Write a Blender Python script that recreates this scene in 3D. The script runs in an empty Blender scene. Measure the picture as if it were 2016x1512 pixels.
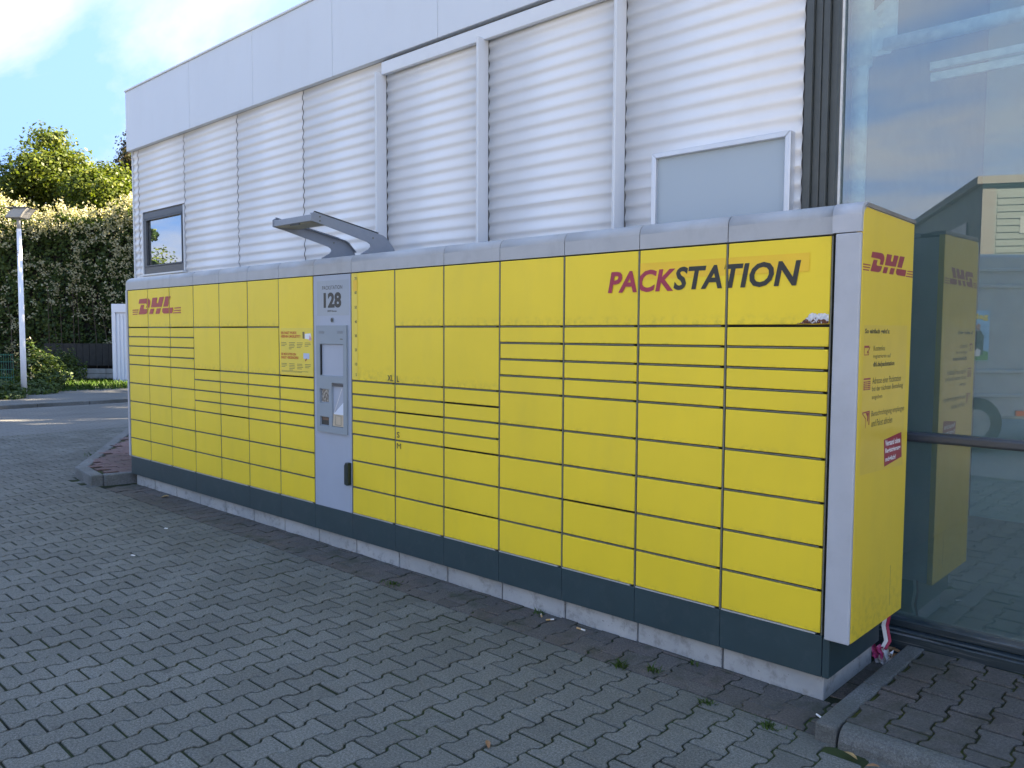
import bpy, bmesh, math, random
import numpy as np
from mathutils import Vector, Matrix, noise as mnoise

random.seed(7)
RNG = np.random.default_rng(11)
SC = bpy.context.scene
COL = SC.collection

# ------------------------------------------------------------------ camera
YAW, PITCH, ROLL = -0.7534, -0.0625, 0.0051
CAM = Vector((1.3477, -3.3657, 1.5616))
fwd = Vector((math.sin(YAW)*math.cos(PITCH), math.cos(YAW)*math.cos(PITCH), math.sin(PITCH)))
rgt0 = Vector((math.cos(YAW), -math.sin(YAW), 0))
up0 = rgt0.cross(fwd)
rgt = rgt0*math.cos(ROLL) + up0*math.sin(ROLL)
upv = up0*math.cos(ROLL) - rgt0*math.sin(ROLL)
cd = bpy.data.cameras.new('camera')
cam = bpy.data.objects.new('camera', cd)
COL.objects.link(cam)
cam.matrix_world = Matrix(((rgt.x, upv.x, -fwd.x, CAM.x), (rgt.y, upv.y, -fwd.y, CAM.y),
                           (rgt.z, upv.z, -fwd.z, CAM.z), (0, 0, 0, 1)))
cd.sensor_width = 36.0
cd.lens = 1600/2016*36
cd.clip_start = 0.05
cd.clip_end = 3000
SC.camera = cam

# ------------------------------------------------------------------ sky, sun, exposure
SUN_AZ, SUN_EL = math.radians(33), math.radians(28)      # azimuth measured from +Y towards +X
wd = bpy.data.worlds.new('World'); SC.world = wd; wd.use_nodes = True
nt = wd.node_tree; nt.nodes.clear()
N = nt.nodes.new; LK = nt.links.new
out = N('ShaderNodeOutputWorld'); bg = N('ShaderNodeBackground'); bg.inputs[1].default_value = 0.085
sky = N('ShaderNodeTexSky'); sky.sky_type = 'NISHITA'; sky.sun_disc = False
sky.sun_elevation = SUN_EL; sky.sun_rotation = SUN_AZ
sky.air_density = 1.0; sky.dust_density = 0.2; sky.ozone_density = 1.0
tc = N('ShaderNodeTexCoord'); sep = N('ShaderNodeSeparateXYZ'); LK(tc.outputs['Generated'], sep.inputs[0])
# the sky's horizon glare is pulled down all round: sample it a little higher up
zl = N('ShaderNodeMath'); zl.operation = 'MULTIPLY_ADD'; LK(sep.outputs['Z'], zl.inputs[0]); zl.inputs[1].default_value = 0.3; zl.inputs[2].default_value = 1.5
cl = N('ShaderNodeCombineXYZ'); LK(sep.outputs['X'], cl.inputs[0]); LK(sep.outputs['Y'], cl.inputs[1]); LK(zl.outputs[0], cl.inputs[2])
nl = N('ShaderNodeVectorMath'); nl.operation = 'NORMALIZE'; LK(cl.outputs[0], nl.inputs[0]); LK(nl.outputs[0], sky.inputs['Vector'])
zz = N('ShaderNodeMath'); zz.operation = 'MAXIMUM'; LK(sep.outputs['Z'], zz.inputs[0]); zz.inputs[1].default_value = 0.0
za = N('ShaderNodeMath'); za.operation = 'ADD'; LK(zz.outputs[0], za.inputs[0]); za.inputs[1].default_value = 0.16
dx = N('ShaderNodeMath'); dx.operation = 'DIVIDE'; LK(sep.outputs['X'], dx.inputs[0]); LK(za.outputs[0], dx.inputs[1])
dy = N('ShaderNodeMath'); dy.operation = 'DIVIDE'; LK(sep.outputs['Y'], dy.inputs[0]); LK(za.outputs[0], dy.inputs[1])
cb = N('ShaderNodeCombineXYZ'); LK(dx.outputs[0], cb.inputs[0]); LK(dy.outputs[0], cb.inputs[1])
mpn = N('ShaderNodeMapping'); LK(cb.outputs[0], mpn.inputs[0])
mpn.inputs['Location'].default_value = (-8.0, -6.0, 0); mpn.inputs['Rotation'].default_value = (0, 0, math.radians(40))
mpn.inputs['Scale'].default_value = (0.75, 1.5, 1)
n1 = N('ShaderNodeTexNoise'); LK(mpn.outputs[0], n1.inputs['Vector'])
n1.inputs['Scale'].default_value = 0.55; n1.inputs['Detail'].default_value = 9; n1.inputs['Roughness'].default_value = 0.58
n1.inputs['Distortion'].default_value = 0.55
rp = N('ShaderNodeValToRGB'); LK(n1.outputs['Fac'], rp.inputs[0])
rp.color_ramp.elements[0].position = 0.42; rp.color_ramp.elements[0].color = (0, 0, 0, 1)
rp.color_ramp.elements[1].position = 0.69; rp.color_ramp.elements[1].color = (0.95, 0.95, 0.95, 1)
mx = N('ShaderNodeMix'); mx.data_type = 'RGBA'
tn = N('ShaderNodeMix'); tn.data_type = 'RGBA'; tn.blend_type = 'MULTIPLY'; tn.inputs[0].default_value = 1.0
LK(sky.outputs[0], tn.inputs[6]); tn.inputs[7].default_value = (0.61, 0.78, 1.0, 1)
# broken cloud bank towards the horizon
n2 = N('ShaderNodeTexNoise'); n2.inputs['Scale'].default_value = 3.2; n2.inputs['Detail'].default_value = 6; n2.inputs['Roughness'].default_value = 0.55
m2 = N('ShaderNodeMapping'); m2.inputs['Scale'].default_value = (1, 1, 3.2); LK(tc.outputs['Generated'], m2.inputs[0]); LK(m2.outputs[0], n2.inputs['Vector'])
hz = N('ShaderNodeMapRange'); hz.inputs[1].default_value = 0.24; hz.inputs[2].default_value = 0.02; hz.inputs[3].default_value = -0.10; hz.inputs[4].default_value = 0.26
LK(sep.outputs['Z'], hz.inputs[0])
ad = N('ShaderNodeMath'); ad.operation = 'ADD'; LK(n2.outputs['Fac'], ad.inputs[0]); LK(hz.outputs[0], ad.inputs[1])
r2 = N('ShaderNodeValToRGB'); LK(ad.outputs[0], r2.inputs[0])
r2.color_ramp.elements[0].position = 0.54; r2.color_ramp.elements[0].color = (0, 0, 0, 1)
r2.color_ramp.elements[1].position = 0.74; r2.color_ramp.elements[1].color = (0.9, 0.9, 0.9, 1)
mxx = N('ShaderNodeMath'); mxx.operation = 'MAXIMUM'; LK(rp.outputs[0], mxx.inputs[0]); LK(r2.outputs[0], mxx.inputs[1])
LK(mxx.outputs[0], mx.inputs[0]); LK(tn.outputs[2], mx.inputs[6]); mx.inputs[7].default_value = (1.42, 1.44, 1.46, 1)
LK(mx.outputs[2], bg.inputs[0]); LK(bg.outputs[0], out.inputs[0])

sd = bpy.data.lights.new('sun', 'SUN'); sd.energy = 3.6; sd.angle = math.radians(0.53); sd.color = (1.0, 0.93, 0.82)
sun = bpy.data.objects.new('sun', sd); COL.objects.link(sun)
sdir = Vector((math.sin(SUN_AZ)*math.cos(SUN_EL), math.cos(SUN_AZ)*math.cos(SUN_EL), math.sin(SUN_EL)))
sun.rotation_euler = sdir.to_track_quat('Z', 'Y').to_euler()
sun.location = (0, 0, 30)
SC.view_settings.view_transform = 'Standard'; SC.view_settings.look = 'None'
SC.view_settings.gamma = 1.0; SC.view_settings.use_curve_mapping = False
SC.view_settings.exposure = 3.6
try:
    SC.view_settings.use_white_balance = True; SC.view_settings.white_balance_temperature = 8500; SC.view_settings.white_balance_tint = 10
except AttributeError:
    pass

# ------------------------------------------------------------------ helpers
WL = {}                                     # world location of every object that has children


def wloc(o):
    return WL.get(o.name, Vector((0, 0, 0))) if o else Vector((0, 0, 0))


def tag(o, label=None, cat=None, group=None, kind=None):
    if label: o['label'] = label
    if cat: o['category'] = cat
    if group: o['group'] = group
    if kind: o['kind'] = kind
    return o


def thing(name, loc, label, cat, group=None):
    o = bpy.data.objects.new(name, None); COL.objects.link(o)
    o.location = loc; o.empty_display_size = 0.2
    WL[o.name] = Vector(loc)
    return tag(o, label, cat, group)


def link(name, me, parent=None, loc=None):
    o = bpy.data.objects.new(name, me); COL.objects.link(o)
    base = Vector(loc) if loc is not None else wloc(parent)
    o.location = base - wloc(parent)
    if parent: o.parent = parent
    WL[o.name] = base
    return o


class MB:
    def __init__(s): s.v = []; s.f = []; s.mi = []; s.cur = 0

    def add(s, vs, fs):
        b = len(s.v); s.v += [tuple(v) for v in vs]
        for f in fs: s.f.append(tuple(b+i for i in f)); s.mi.append(s.cur)
        return s

    def box(s, x0, x1, y0, y1, z0, z1):
        vs = [(x, y, z) for z in (z0, z1) for y in (y0, y1) for x in (x0, x1)]
        return s.add(vs, [(0, 2, 3, 1), (4, 5, 7, 6), (0, 1, 5, 4), (2, 6, 7, 3), (0, 4, 6, 2), (1, 3, 7, 5)])

    def obox(s, c, ax, ay, az, hx, hy, hz):
        c, ax, ay, az = map(Vector, (c, ax, ay, az))
        vs = [c+ax*(hx*i)+ay*(hy*j)+az*(hz*k) for k in (-1, 1) for j in (-1, 1) for i in (-1, 1)]
        return s.add(vs, [(0, 2, 3, 1), (4, 5, 7, 6), (0, 1, 5, 4), (2, 6, 7, 3), (0, 4, 6, 2), (1, 3, 7, 5)])

    def prism(s, poly, a, b, fn):
        """poly: 2-D points; fn(p, t) -> 3-D; extruded from a to b"""
        n = len(poly)
        vs = [fn(p, a) for p in poly]+[fn(p, b) for p in poly]
        fs = [tuple(range(n))[::-1], tuple(range(n, 2*n))]+[(i, (i+1) % n, n+(i+1) % n, n+i) for i in range(n)]
        return s.add(vs, fs)

    def tube(s, pts, r, n=8, cap=True):
        pts = [Vector(p) for p in pts]
        rs = r if isinstance(r, (list, tuple)) else [r]*len(pts)
        rings = []
        for i, p in enumerate(pts):
            t = (pts[min(i+1, len(pts)-1)]-pts[max(i-1, 0)]).normalized()
            a = Vector((0, 0, 1)) if abs(t.z) < 0.9 else Vector((1, 0, 0))
            u = t.cross(a).normalized(); w = t.cross(u)
            rings.append([p+(u*math.cos(2*math.pi*k/n)+w*math.sin(2*math.pi*k/n))*rs[i] for k in range(n)])
        vs = [q for g in rings for q in g]; fs = []
        for i in range(len(pts)-1):
            for k in range(n):
                fs.append((i*n+k, i*n+(k+1) % n, (i+1)*n+(k+1) % n, (i+1)*n+k))
        if cap: fs += [tuple(range(n))[::-1], tuple(range((len(pts)-1)*n, len(pts)*n))]
        return s.add(vs, fs)

    def mesh(s, name, mats, origin=Vector((0, 0, 0)), smooth=False, bevel=0, seg=1, angle=35, fix=True):
        me = bpy.data.meshes.new(name)
        me.from_pydata([tuple(Vector(v)-origin) for v in s.v], [], s.f)
        for m in (mats if isinstance(mats, (list, tuple)) else [mats]): me.materials.append(m)
        if len(set(s.mi)) > 1: me.polygons.foreach_set('material_index', s.mi)
        if fix or bevel:
            bm = bmesh.new(); bm.from_mesh(me)
            bmesh.ops.recalc_face_normals(bm, faces=bm.faces)
            if bevel:
                es = [e for e in bm.edges if e.is_manifold and e.calc_face_angle(0) > math.radians(angle)]
                bmesh.ops.bevel(bm, geom=es, offset=bevel, segments=seg, affect='EDGES', profile=0.5, clamp_overlap=True)
            bm.to_mesh(me); bm.free()
        if smooth: me.polygons.foreach_set('use_smooth', [True]*len(me.polygons))
        me.update()
        return me

    def build(s, name, mats, parent=None, loc=None, **k):
        base = Vector(loc) if loc is not None else wloc(parent)
        return link(name, s.mesh(name, mats, base, **k), parent, base)


def np_mesh(name, V, F, mat, smooth=False):
    """V (n,3), F (m,k) arrays"""
    me = bpy.data.meshes.new(name)
    n, m, k = len(V), len(F), F.shape[1]
    me.vertices.add(n); me.vertices.foreach_set('co', np.asarray(V, np.float32).ravel())
    me.loops.add(m*k); me.loops.foreach_set('vertex_index', np.asarray(F, np.int32).ravel())
    me.polygons.add(m); me.polygons.foreach_set('loop_start', np.arange(0, m*k, k, dtype=np.int32))
    try: me.polygons.foreach_set('loop_total', np.full(m, k, np.int32))
    except Exception: pass
    if smooth: me.polygons.foreach_set('use_smooth', np.ones(m, bool))
    me.materials.append(mat); me.update(calc_edges=True); me.validate()
    return me


# ------------------------------------------------------------------ materials
class M_:
    def __init__(s, name):
        s.m = bpy.data.materials.new(name); s.m.use_nodes = True
        s.nt = s.m.node_tree; s.nt.nodes.clear()
        s.out = s.n('ShaderNodeOutputMaterial')
        s.p = s.n('ShaderNodeBsdfPrincipled'); s.l(s.p.outputs[0], s.out.inputs[0])
        s._pos = None

    def n(s, t): return s.nt.nodes.new(t)

    def l(s, a, b): s.nt.links.new(a, b)

    def pos(s):
        if s._pos is None: s._pos = s.n('ShaderNodeNewGeometry').outputs['Position']
        return s._pos

    def noise(s, scale, detail=4, rough=0.55, vec=None, stretch=None):
        q = s.n('ShaderNodeTexNoise'); q.inputs['Scale'].default_value = scale
        q.inputs['Detail'].default_value = detail; q.inputs['Roughness'].default_value = rough
        v = vec or s.pos()
        if stretch:
            mp = s.n('ShaderNodeMapping'); s.l(v, mp.inputs[0]); mp.inputs['Scale'].default_value = stretch; v = mp.outputs[0]
        s.l(v, q.inputs['Vector']); return q.outputs['Fac']

    def ramp(s, fac, a, b, ca=(0, 0, 0, 1), cb=(1, 1, 1, 1)):
        r = s.n('ShaderNodeValToRGB'); s.l(fac, r.inputs[0])
        e = r.color_ramp.elements
        e[0].position = a; e[0].color = ca if len(ca) == 4 else (*ca, 1)
        e[1].position = b; e[1].color = cb if len(cb) == 4 else (*cb, 1)
        return r.outputs[0]

    def mix(s, fac, a, b, mode='MIX'):
        q = s.n('ShaderNodeMix'); q.data_type = 'RGBA'; q.blend_type = mode
        for sock, v in ((q.inputs[0], fac), (q.inputs[6], a), (q.inputs[7], b)):
            if isinstance(v, (int, float)): sock.default_value = v
            elif isinstance(v, tuple): sock.default_value = v if len(v) == 4 else (*v, 1)
            else: s.l(v, sock)
        return q.outputs[2]

    def math(s, op, a, b=0.0, clamp=False):
        q = s.n('ShaderNodeMath'); q.operation = op; q.use_clamp = clamp
        for sock, v in ((q.inputs[0], a), (q.inputs[1], b)):
            if isinstance(v, (int, float)): sock.default_value = v
            else: s.l(v, sock)
        return q.outputs[0]

    def color(s, c):
        if isinstance(c, tuple): s.p.inputs['Base Color'].default_value = c if len(c) == 4 else (*c, 1)
        else: s.l(c, s.p.inputs['Base Color'])

    def rough(s, r, metal=0.0, spec=0.5):
        if isinstance(r, (int, float)): s.p.inputs['Roughness'].default_value = r
        else: s.l(r, s.p.inputs['Roughness'])
        s.p.inputs['Metallic'].default_value = metal
        s.p.inputs['Specular IOR Level'].default_value = spec

    def bump(s, h, strength=0.3, dist=0.002):
        b = s.n('ShaderNodeBump'); b.inputs['Strength'].default_value = strength; b.inputs['Distance'].default_value = dist
        s.l(h, b.inputs['Height']); s.l(b.outputs[0], s.p.inputs['Normal'])


def plain(name, col, rough=0.5, metal=0.0, var=0.06, scale=6.0, bump=0.0, bscale=60, spec=0.5, dirt=None):
    k = M_(name)
    lo = tuple(c*(1-var) for c in col); hi = tuple(min(1, c*(1+var)) for c in col)
    c = k.ramp(k.noise(scale, 6), 0.3, 0.7, lo, hi)
    if dirt:                                # (colour, amount, scale, stretch)
        f = k.math('MULTIPLY', k.ramp(k.noise(dirt[2], 8, 0.65, stretch=dirt[3]), 0.52, 0.75), dirt[1])
        c = k.mix(f, c, dirt[0])
    k.color(c); k.rough(rough, metal, spec)
    if bump: k.bump(k.noise(bscale, 5), bump)
    return k.m


# painted sheet metal of the doors: dust film, run marks and grime collecting along the lower edge
def yellow_paint(name, col):
    k = M_(name)
    tcn = k.n('ShaderNodeTexCoord'); sp = k.n('ShaderNodeSeparateXYZ'); k.l(tcn.outputs['Generated'], sp.inputs[0])
    oi = k.n('ShaderNodeObjectInfo')
    c = k.ramp(k.noise(1.3, 5), 0.3, 0.7, tuple(x*0.94 for x in col), tuple(min(1, x*1.04) for x in col))
    c = k.mix(k.math('MULTIPLY', oi.outputs['Random'], 0.2), c, (col[0]*0.80, col[1]*0.84, col[2]*1.2))
    film = k.math('MULTIPLY', k.ramp(k.noise(5, 7, 0.6, stretch=(1, 1, 0.35)), 0.5, 0.8), 0.10)
    c = k.mix(film, c, (0.30, 0.27, 0.10))
    low = k.math('MULTIPLY', k.math('SUBTRACT', 0.16, sp.outputs['Z'], True), 5.0, True)
    grime = k.math('MULTIPLY', low, k.ramp(k.noise(26, 8, 0.7), 0.46, 0.72))
    c = k.mix(k.math('MULTIPLY', grime, 0.55), c, (0.13, 0.12, 0.06))
    streak = k.ramp(k.noise(9, 8, 0.75, stretch=(1, 1, 0.18)), 0.66, 0.78)
    edge = k.math('MULTIPLY', k.math('SUBTRACT', sp.outputs['X'], 0.72, True), 3.0, True)
    c = k.mix(k.math('MULTIPLY', k.math('MULTIPLY', streak, k.math('ADD', edge, 0.18)), 0.5), c, (0.16, 0.15, 0.10))
    spot = k.ramp(k.noise(85, 3, 0.6), 0.755, 0.79)
    c = k.mix(k.math('MULTIPLY', spot, 0.4), c, (0.12, 0.11, 0.06))
    k.color(c)
    k.rough(k.math('ADD', k.math('MULTIPLY', k.noise(3, 4), 0.16), 0.32), 0, 0.38)
    k.bump(k.noise(240, 2), 0.05, 0.001)
    return k.m


def stone_mat(name, base, var, speck, mossy, reddish=0.0, moss_amt=0.0):
    k = M_(name)
    g = k._pos = None
    geo = k.n('ShaderNodeNewGeometry'); k._pos = geo.outputs['Position']
    oi = k.n('ShaderNodeObjectInfo')
    rnd = k.math('FRACT', k.math('ADD', geo.outputs['Random Per Island'], oi.outputs['Random']))
    c = k.ramp(rnd, 0, 1, tuple(b*(1-var) for b in base), tuple(b*(1+var) for b in base))
    if reddish:
        c = k.mix(k.math('MULTIPLY', k.ramp(k.math('FRACT', k.math('MULTIPLY', rnd, 7.3)), 0.3, 0.9), reddish), c, (base[0]*1.35, base[1]*0.98, base[2]*0.86))
    c = k.mix(0.55, c, k.ramp(k.noise(0.9, 6, 0.6), 0.3, 0.7, tuple(b*0.78 for b in base), tuple(b*1.2 for b in base)))
    grain = k.noise(430, 3, 0.7)
    c = k.mix(0.85, c, k.ramp(grain, 0.3, 0.72, (0.42, 0.42, 0.43, 1), (1.5, 1.5, 1.5, 1)), 'MULTIPLY')
    c = k.mix(0.9, c, k.ramp(k.noise(110, 4, 0.8), 0.36, 0.64, (0.5, 0.5, 0.51, 1), (1.42, 1.42, 1.41, 1)), 'MULTIPLY')
    vo = k.n('ShaderNodeTexVoronoi'); vo.inputs['Scale'].default_value = 75; k.l(k.pos(), vo.inputs['Vector'])
    sp = k.math('LESS_THAN', vo.outputs['Distance'], 0.12)
    vr = k.n('ShaderNodeSeparateColor'); k.l(vo.outputs['Color'], vr.inputs[0])
    sp = k.math('MULTIPLY', sp, k.math('GREATER_THAN', vr.outputs[0], 0.55))
    c = k.mix(k.math('MULTIPLY', sp, speck), c, (0.42, 0.42, 0.42))
    stain = k.ramp(k.noise(1.7, 8, 0.62), 0.53, 0.72)
    c = k.mix(k.math('MULTIPLY', stain, 0.42), c, tuple(b*0.6 for b in base))
    if moss_amt:
        mo = k.ramp(k.noise(5.5, 8, 0.68), 0.5, 0.66)
        c = k.mix(k.math('MULTIPLY', mo, moss_amt), c, mossy)
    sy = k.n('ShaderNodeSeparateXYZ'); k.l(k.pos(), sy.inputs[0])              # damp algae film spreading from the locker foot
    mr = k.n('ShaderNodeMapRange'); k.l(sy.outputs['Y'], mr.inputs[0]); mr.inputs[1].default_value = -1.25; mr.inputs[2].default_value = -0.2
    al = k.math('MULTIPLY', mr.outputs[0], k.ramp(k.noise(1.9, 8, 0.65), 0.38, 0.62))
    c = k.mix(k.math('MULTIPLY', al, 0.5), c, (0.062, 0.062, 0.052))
    gum = k.math('LESS_THAN', k.noise(7.5, 1, 0.3), 0.235)
    c = k.mix(k.math('MULTIPLY', gum, 0.5), c, tuple(b*0.45 for b in base))
    k.color(c); k.rough(0.86, 0, 0.25)
    k.bump(k.noise(170, 6, 0.75), 0.6, 0.003)
    return k.m


YEL = (0.90, 0.645, 0.040)
m_yellow = yellow_paint('yellow paint', YEL)
m_yside = yellow_paint('dimmed side yellow', (0.80, 0.57, 0.05))  # darker copy of the door yellow, shade put into the end panels
m_cap = plain('grey cap paint', (0.385, 0.40, 0.415), 0.42, dirt=((0.15, 0.15, 0.15), 0.26, 7, (1, 1, 0.5)))
m_capb = plain('grey post paint', (0.42, 0.44, 0.475), 0.4, dirt=((0.2, 0.2, 0.2), 0.12, 14, None))
m_term = plain('terminal paint', (0.345, 0.395, 0.475), 0.42, var=0.03)
m_bezel = plain('terminal bezel', (0.26, 0.31, 0.345), 0.5, var=0.03)
m_plate = plain('label plate', (0.30, 0.35, 0.40), 0.3, var=0.02)
m_black = plain('gap black', (0.012, 0.013, 0.012), 0.7)
m_rail = plain('zinc rail', (0.15, 0.155, 0.13), 0.5, 0.2, var=0.15, scale=30)
m_lip = plain('aluminium lip', (0.62, 0.63, 0.62), 0.35, 0.5)
m_base = plain('petrol base paint', (0.023, 0.051, 0.060), 0.45, var=0.08, dirt=((0.09, 0.11, 0.12), 0.25, 11, None))
m_concrete = None
k = M_('plinth concrete')
c = k.ramp(k.noise(2.2, 8, 0.65), 0.3, 0.7, (0.30, 0.32, 0.335), (0.47, 0.48, 0.48))
c = k.mix(k.math('MULTIPLY', k.ramp(k.noise(11, 9, 0.72), 0.52, 0.66), 0.55), c, (0.125, 0.128, 0.112))
c = k.mix(k.math('MULTIPLY', k.ramp(k.noise(70, 3, 0.6), 0.66, 0.72), 0.8), c, (0.10, 0.10, 0.10))
oi = k.n('ShaderNodeObjectInfo'); c = k.mix(k.math('MULTIPLY', oi.outputs['Random'], 0.3), c, (0.30, 0.30, 0.28))
k.color(c); k.rough(0.85, 0, 0.2); k.bump(k.noise(90, 6, 0.7), 0.35, 0.004); m_concrete = k.m
m_red = plain('logo red', (0.40, 0.018, 0.03), 0.4, var=0.05)
m_red2 = plain('faded lettering red', (0.36, 0.022, 0.055), 0.4, var=0.12, scale=9)
m_ink = plain('lettering black', (0.017, 0.02, 0.018), 0.4, var=0.1)
m_redd = plain('decal red', (0.33, 0.03, 0.05), 0.45, var=0.1)
m_orange = plain('orange tape', (0.87, 0.53, 0.030), 0.45, var=0.05)
m_poster = plain('pale yellow poster', (0.80, 0.60, 0.065), 0.4, var=0.03)
m_decal = plain('clear decal film', (0.70, 0.49, 0.055), 0.35, var=0.04)
m_white = plain('white print', (0.78, 0.78, 0.78), 0.5, var=0.03)
m_blueprint = plain('pale blue print', (0.45, 0.52, 0.68), 0.5, var=0.05)
m_pink = plain('pink print', (0.65, 0.32, 0.36), 0.5)
m_ptext = plain('poster red text', (0.62, 0.13, 0.02), 0.5)
m_pline = plain('poster small print', (0.20, 0.15, 0.05), 0.5)
m_screen = plain('screen glass', (0.075, 0.075, 0.062), 0.45, var=0.12, scale=20, spec=0.15)
m_dark = plain('dark plastic', (0.02, 0.028, 0.03), 0.4, var=0.1)
m_beigeprint = plain('beige label', (0.52, 0.42, 0.30), 0.5)
m_wall = plain('white corrugated coating', (0.75, 0.76, 0.77), 0.42, var=0.02, scale=1.5, dirt=((0.60, 0.58, 0.54), 0.16, 5, (1, 1, 0.4)))
m_fascia = plain('white fascia coating', (0.60, 0.645, 0.69), 0.4, var=0.02, scale=1.2, dirt=((0.52, 0.54, 0.56), 0.2, 4, (1, 1, 0.3)))
m_trim = plain('white trim', (0.66, 0.69, 0.72), 0.4, var=0.02)
m_soffit = plain('grey soffit', (0.42, 0.42, 0.40), 0.6, var=0.1)
m_core = plain('wall core', (0.30, 0.30, 0.30), 0.8)
m_gapdark = plain('roof gap dark', (0.06, 0.06, 0.055), 0.9, var=0.4, scale=20)
m_anth = plain('anthracite frame', (0.05, 0.06, 0.075), 0.38, var=0.06)
m_mull = plain('dark green grey mullion', (0.060, 0.070, 0.069), 0.42, var=0.1, scale=15, dirt=((0.11, 0.11, 0.10), 0.2, 12, (1, 1, 0.2)))
m_sill = plain('petrol sill', (0.020, 0.036, 0.046), 0.45, var=0.1, dirt=((0.30, 0.31, 0.32), 0.55, 16, (0.15, 1, 6)))
m_alu = plain('satin aluminium', (0.60, 0.63, 0.67), 0.3, 0.35)
m_board = plain('blank sign sheet', (0.36, 0.43, 0.475), 0.35, var=0.02, scale=1)
m_zinc = plain('galvanised steel', (0.86, 0.89, 0.91), 0.5, 0.0, var=0.18, scale=16)
m_int = plain('interior plaster', (0.58, 0.70, 0.68), 0.8, var=0.06)
m_intf = plain('interior floor', (0.30, 0.31, 0.29), 0.5, var=0.1)
m_kerb = None
m_pole = plain('white pole coating', (0.78, 0.79, 0.82), 0.35, var=0.03)
m_lamp = plain('lamp housing grey', (0.34, 0.34, 0.33), 0.5)
m_arm = plain('grey blue arm paint', (0.235, 0.27, 0.32), 0.45, var=0.06, scale=20, dirt=((0.12, 0.13, 0.14), 0.3, 20, None))
m_under = plain('beige lamp cover', (0.30, 0.28, 0.22), 0.5)
m_cont = plain('white container paint', (0.74, 0.76, 0.82), 0.45, var=0.03, dirt=((0.45, 0.45, 0.46), 0.25, 3, (1, 1, 0.3)))
m_bark = plain('bark', (0.075, 0.058, 0.042), 0.9, var=0.35, scale=12, bump=0.6, bscale=20)
m_greenwire = plain('green fence wire', (0.015, 0.16, 0.11), 0.4)
m_planks = plain('black stained boards', (0.02, 0.021, 0.02), 0.8, var=0.3, scale=9)
m_gravelboard = plain('grey gravel board', (0.30, 0.30, 0.28), 0.9, var=0.15)

m_pave = stone_mat('concrete paver', (0.152, 0.154, 0.139), 0.25, 0.35, (0.05, 0.06, 0.02))
m_pave_old = stone_mat('old reddish paver', (0.118, 0.108, 0.101), 0.3, 0.15, (0.030, 0.042, 0.018), 0.6, 0.65)
m_pave_red = stone_mat('red island paver', (0.20, 0.125, 0.122), 0.16, 0.1, (0.06, 0.06, 0.03), 0.3, 0.12)
m_pave_side = stone_mat('brown grey paver', (0.125, 0.117, 0.112), 0.2, 0.25, (0.034, 0.04, 0.022), 0.6, 0.5)
m_kerb = stone_mat('kerb concrete', (0.165, 0.170, 0.165), 0.12, 0.5, (0.04, 0.05, 0.03), 0, 0.35)
m_kerb2 = stone_mat('pale kerb concrete', (0.19, 0.20, 0.20), 0.22, 0.2, (0.05, 0.06, 0.03), 0.2, 0.2)

k = M_('mossy joint bed')
c = k.ramp(k.noise(2.3, 7, 0.6), 0.36, 0.62, (0.022, 0.024, 0.020), (0.040, 0.054, 0.022))
c = k.mix(k.ramp(k.noise(0.7, 5, 0.6), 0.52, 0.68), c, (0.055, 0.078, 0.028))
c = k.mix(k.ramp(k.noise(60, 5, 0.7), 0.58, 0.75), c, (0.05, 0.044, 0.032))
k.color(c); k.rough(0.95, 0, 0.1); k.bump(k.noise(160, 5, 0.7), 0.8, 0.006); m_bed = k.m

k = M_('moss filled joints')
c = k.ramp(k.noise(9, 7, 0.65), 0.34, 0.62, (0.030, 0.030, 0.022), (0.062, 0.070, 0.020))
k.color(c); k.rough(0.95, 0, 0.1); k.bump(k.noise(160, 5, 0.7), 0.9, 0.008); m_moss = k.m

k = M_('worn road surface')
c = k.ramp(k.noise(1.1, 8, 0.65, stretch=(1, 0.5, 1)), 0.3, 0.7, (0.125, 0.125, 0.118), (0.19, 0.188, 0.178))
c = k.mix(0.7, c, k.ramp(k.noise(210, 3, 0.7), 0.3, 0.7, (0.6, 0.6, 0.6, 1), (1.3, 1.3, 1.3, 1)), 'MULTIPLY')
bt = k.n('ShaderNodeTexBrick'); mp = k.n('ShaderNodeMapping'); k.l(k.pos(), mp.inputs[0]); mp.inputs['Rotation'].default_value = (0, 0, math.radians(90))
k.l(mp.outputs[0], bt.inputs['Vector']); bt.inputs['Scale'].default_value = 1.0
bt.inputs['Brick Width'].default_value = 0.2; bt.inputs['Row Height'].default_value = 0.133; bt.inputs['Mortar Size'].default_value = 0.006
c = k.mix(k.math('MULTIPLY', bt.outputs['Fac'], 0.55), c, (0.035, 0.037, 0.03))
k.color(c); k.rough(0.9, 0, 0.2); k.bump(k.noise(120, 5, 0.7), 0.5, 0.004); m_road = k.m

k = M_('outer ground')
c = k.ramp(k.noise(0.35, 8, 0.65), 0.3, 0.7, (0.19, 0.186, 0.178), (0.28, 0.274, 0.26))
k.color(c); k.rough(0.9, 0, 0.2); k.bump(k.noise(40, 6, 0.7), 0.5, 0.01); m_ground = k.m


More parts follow.
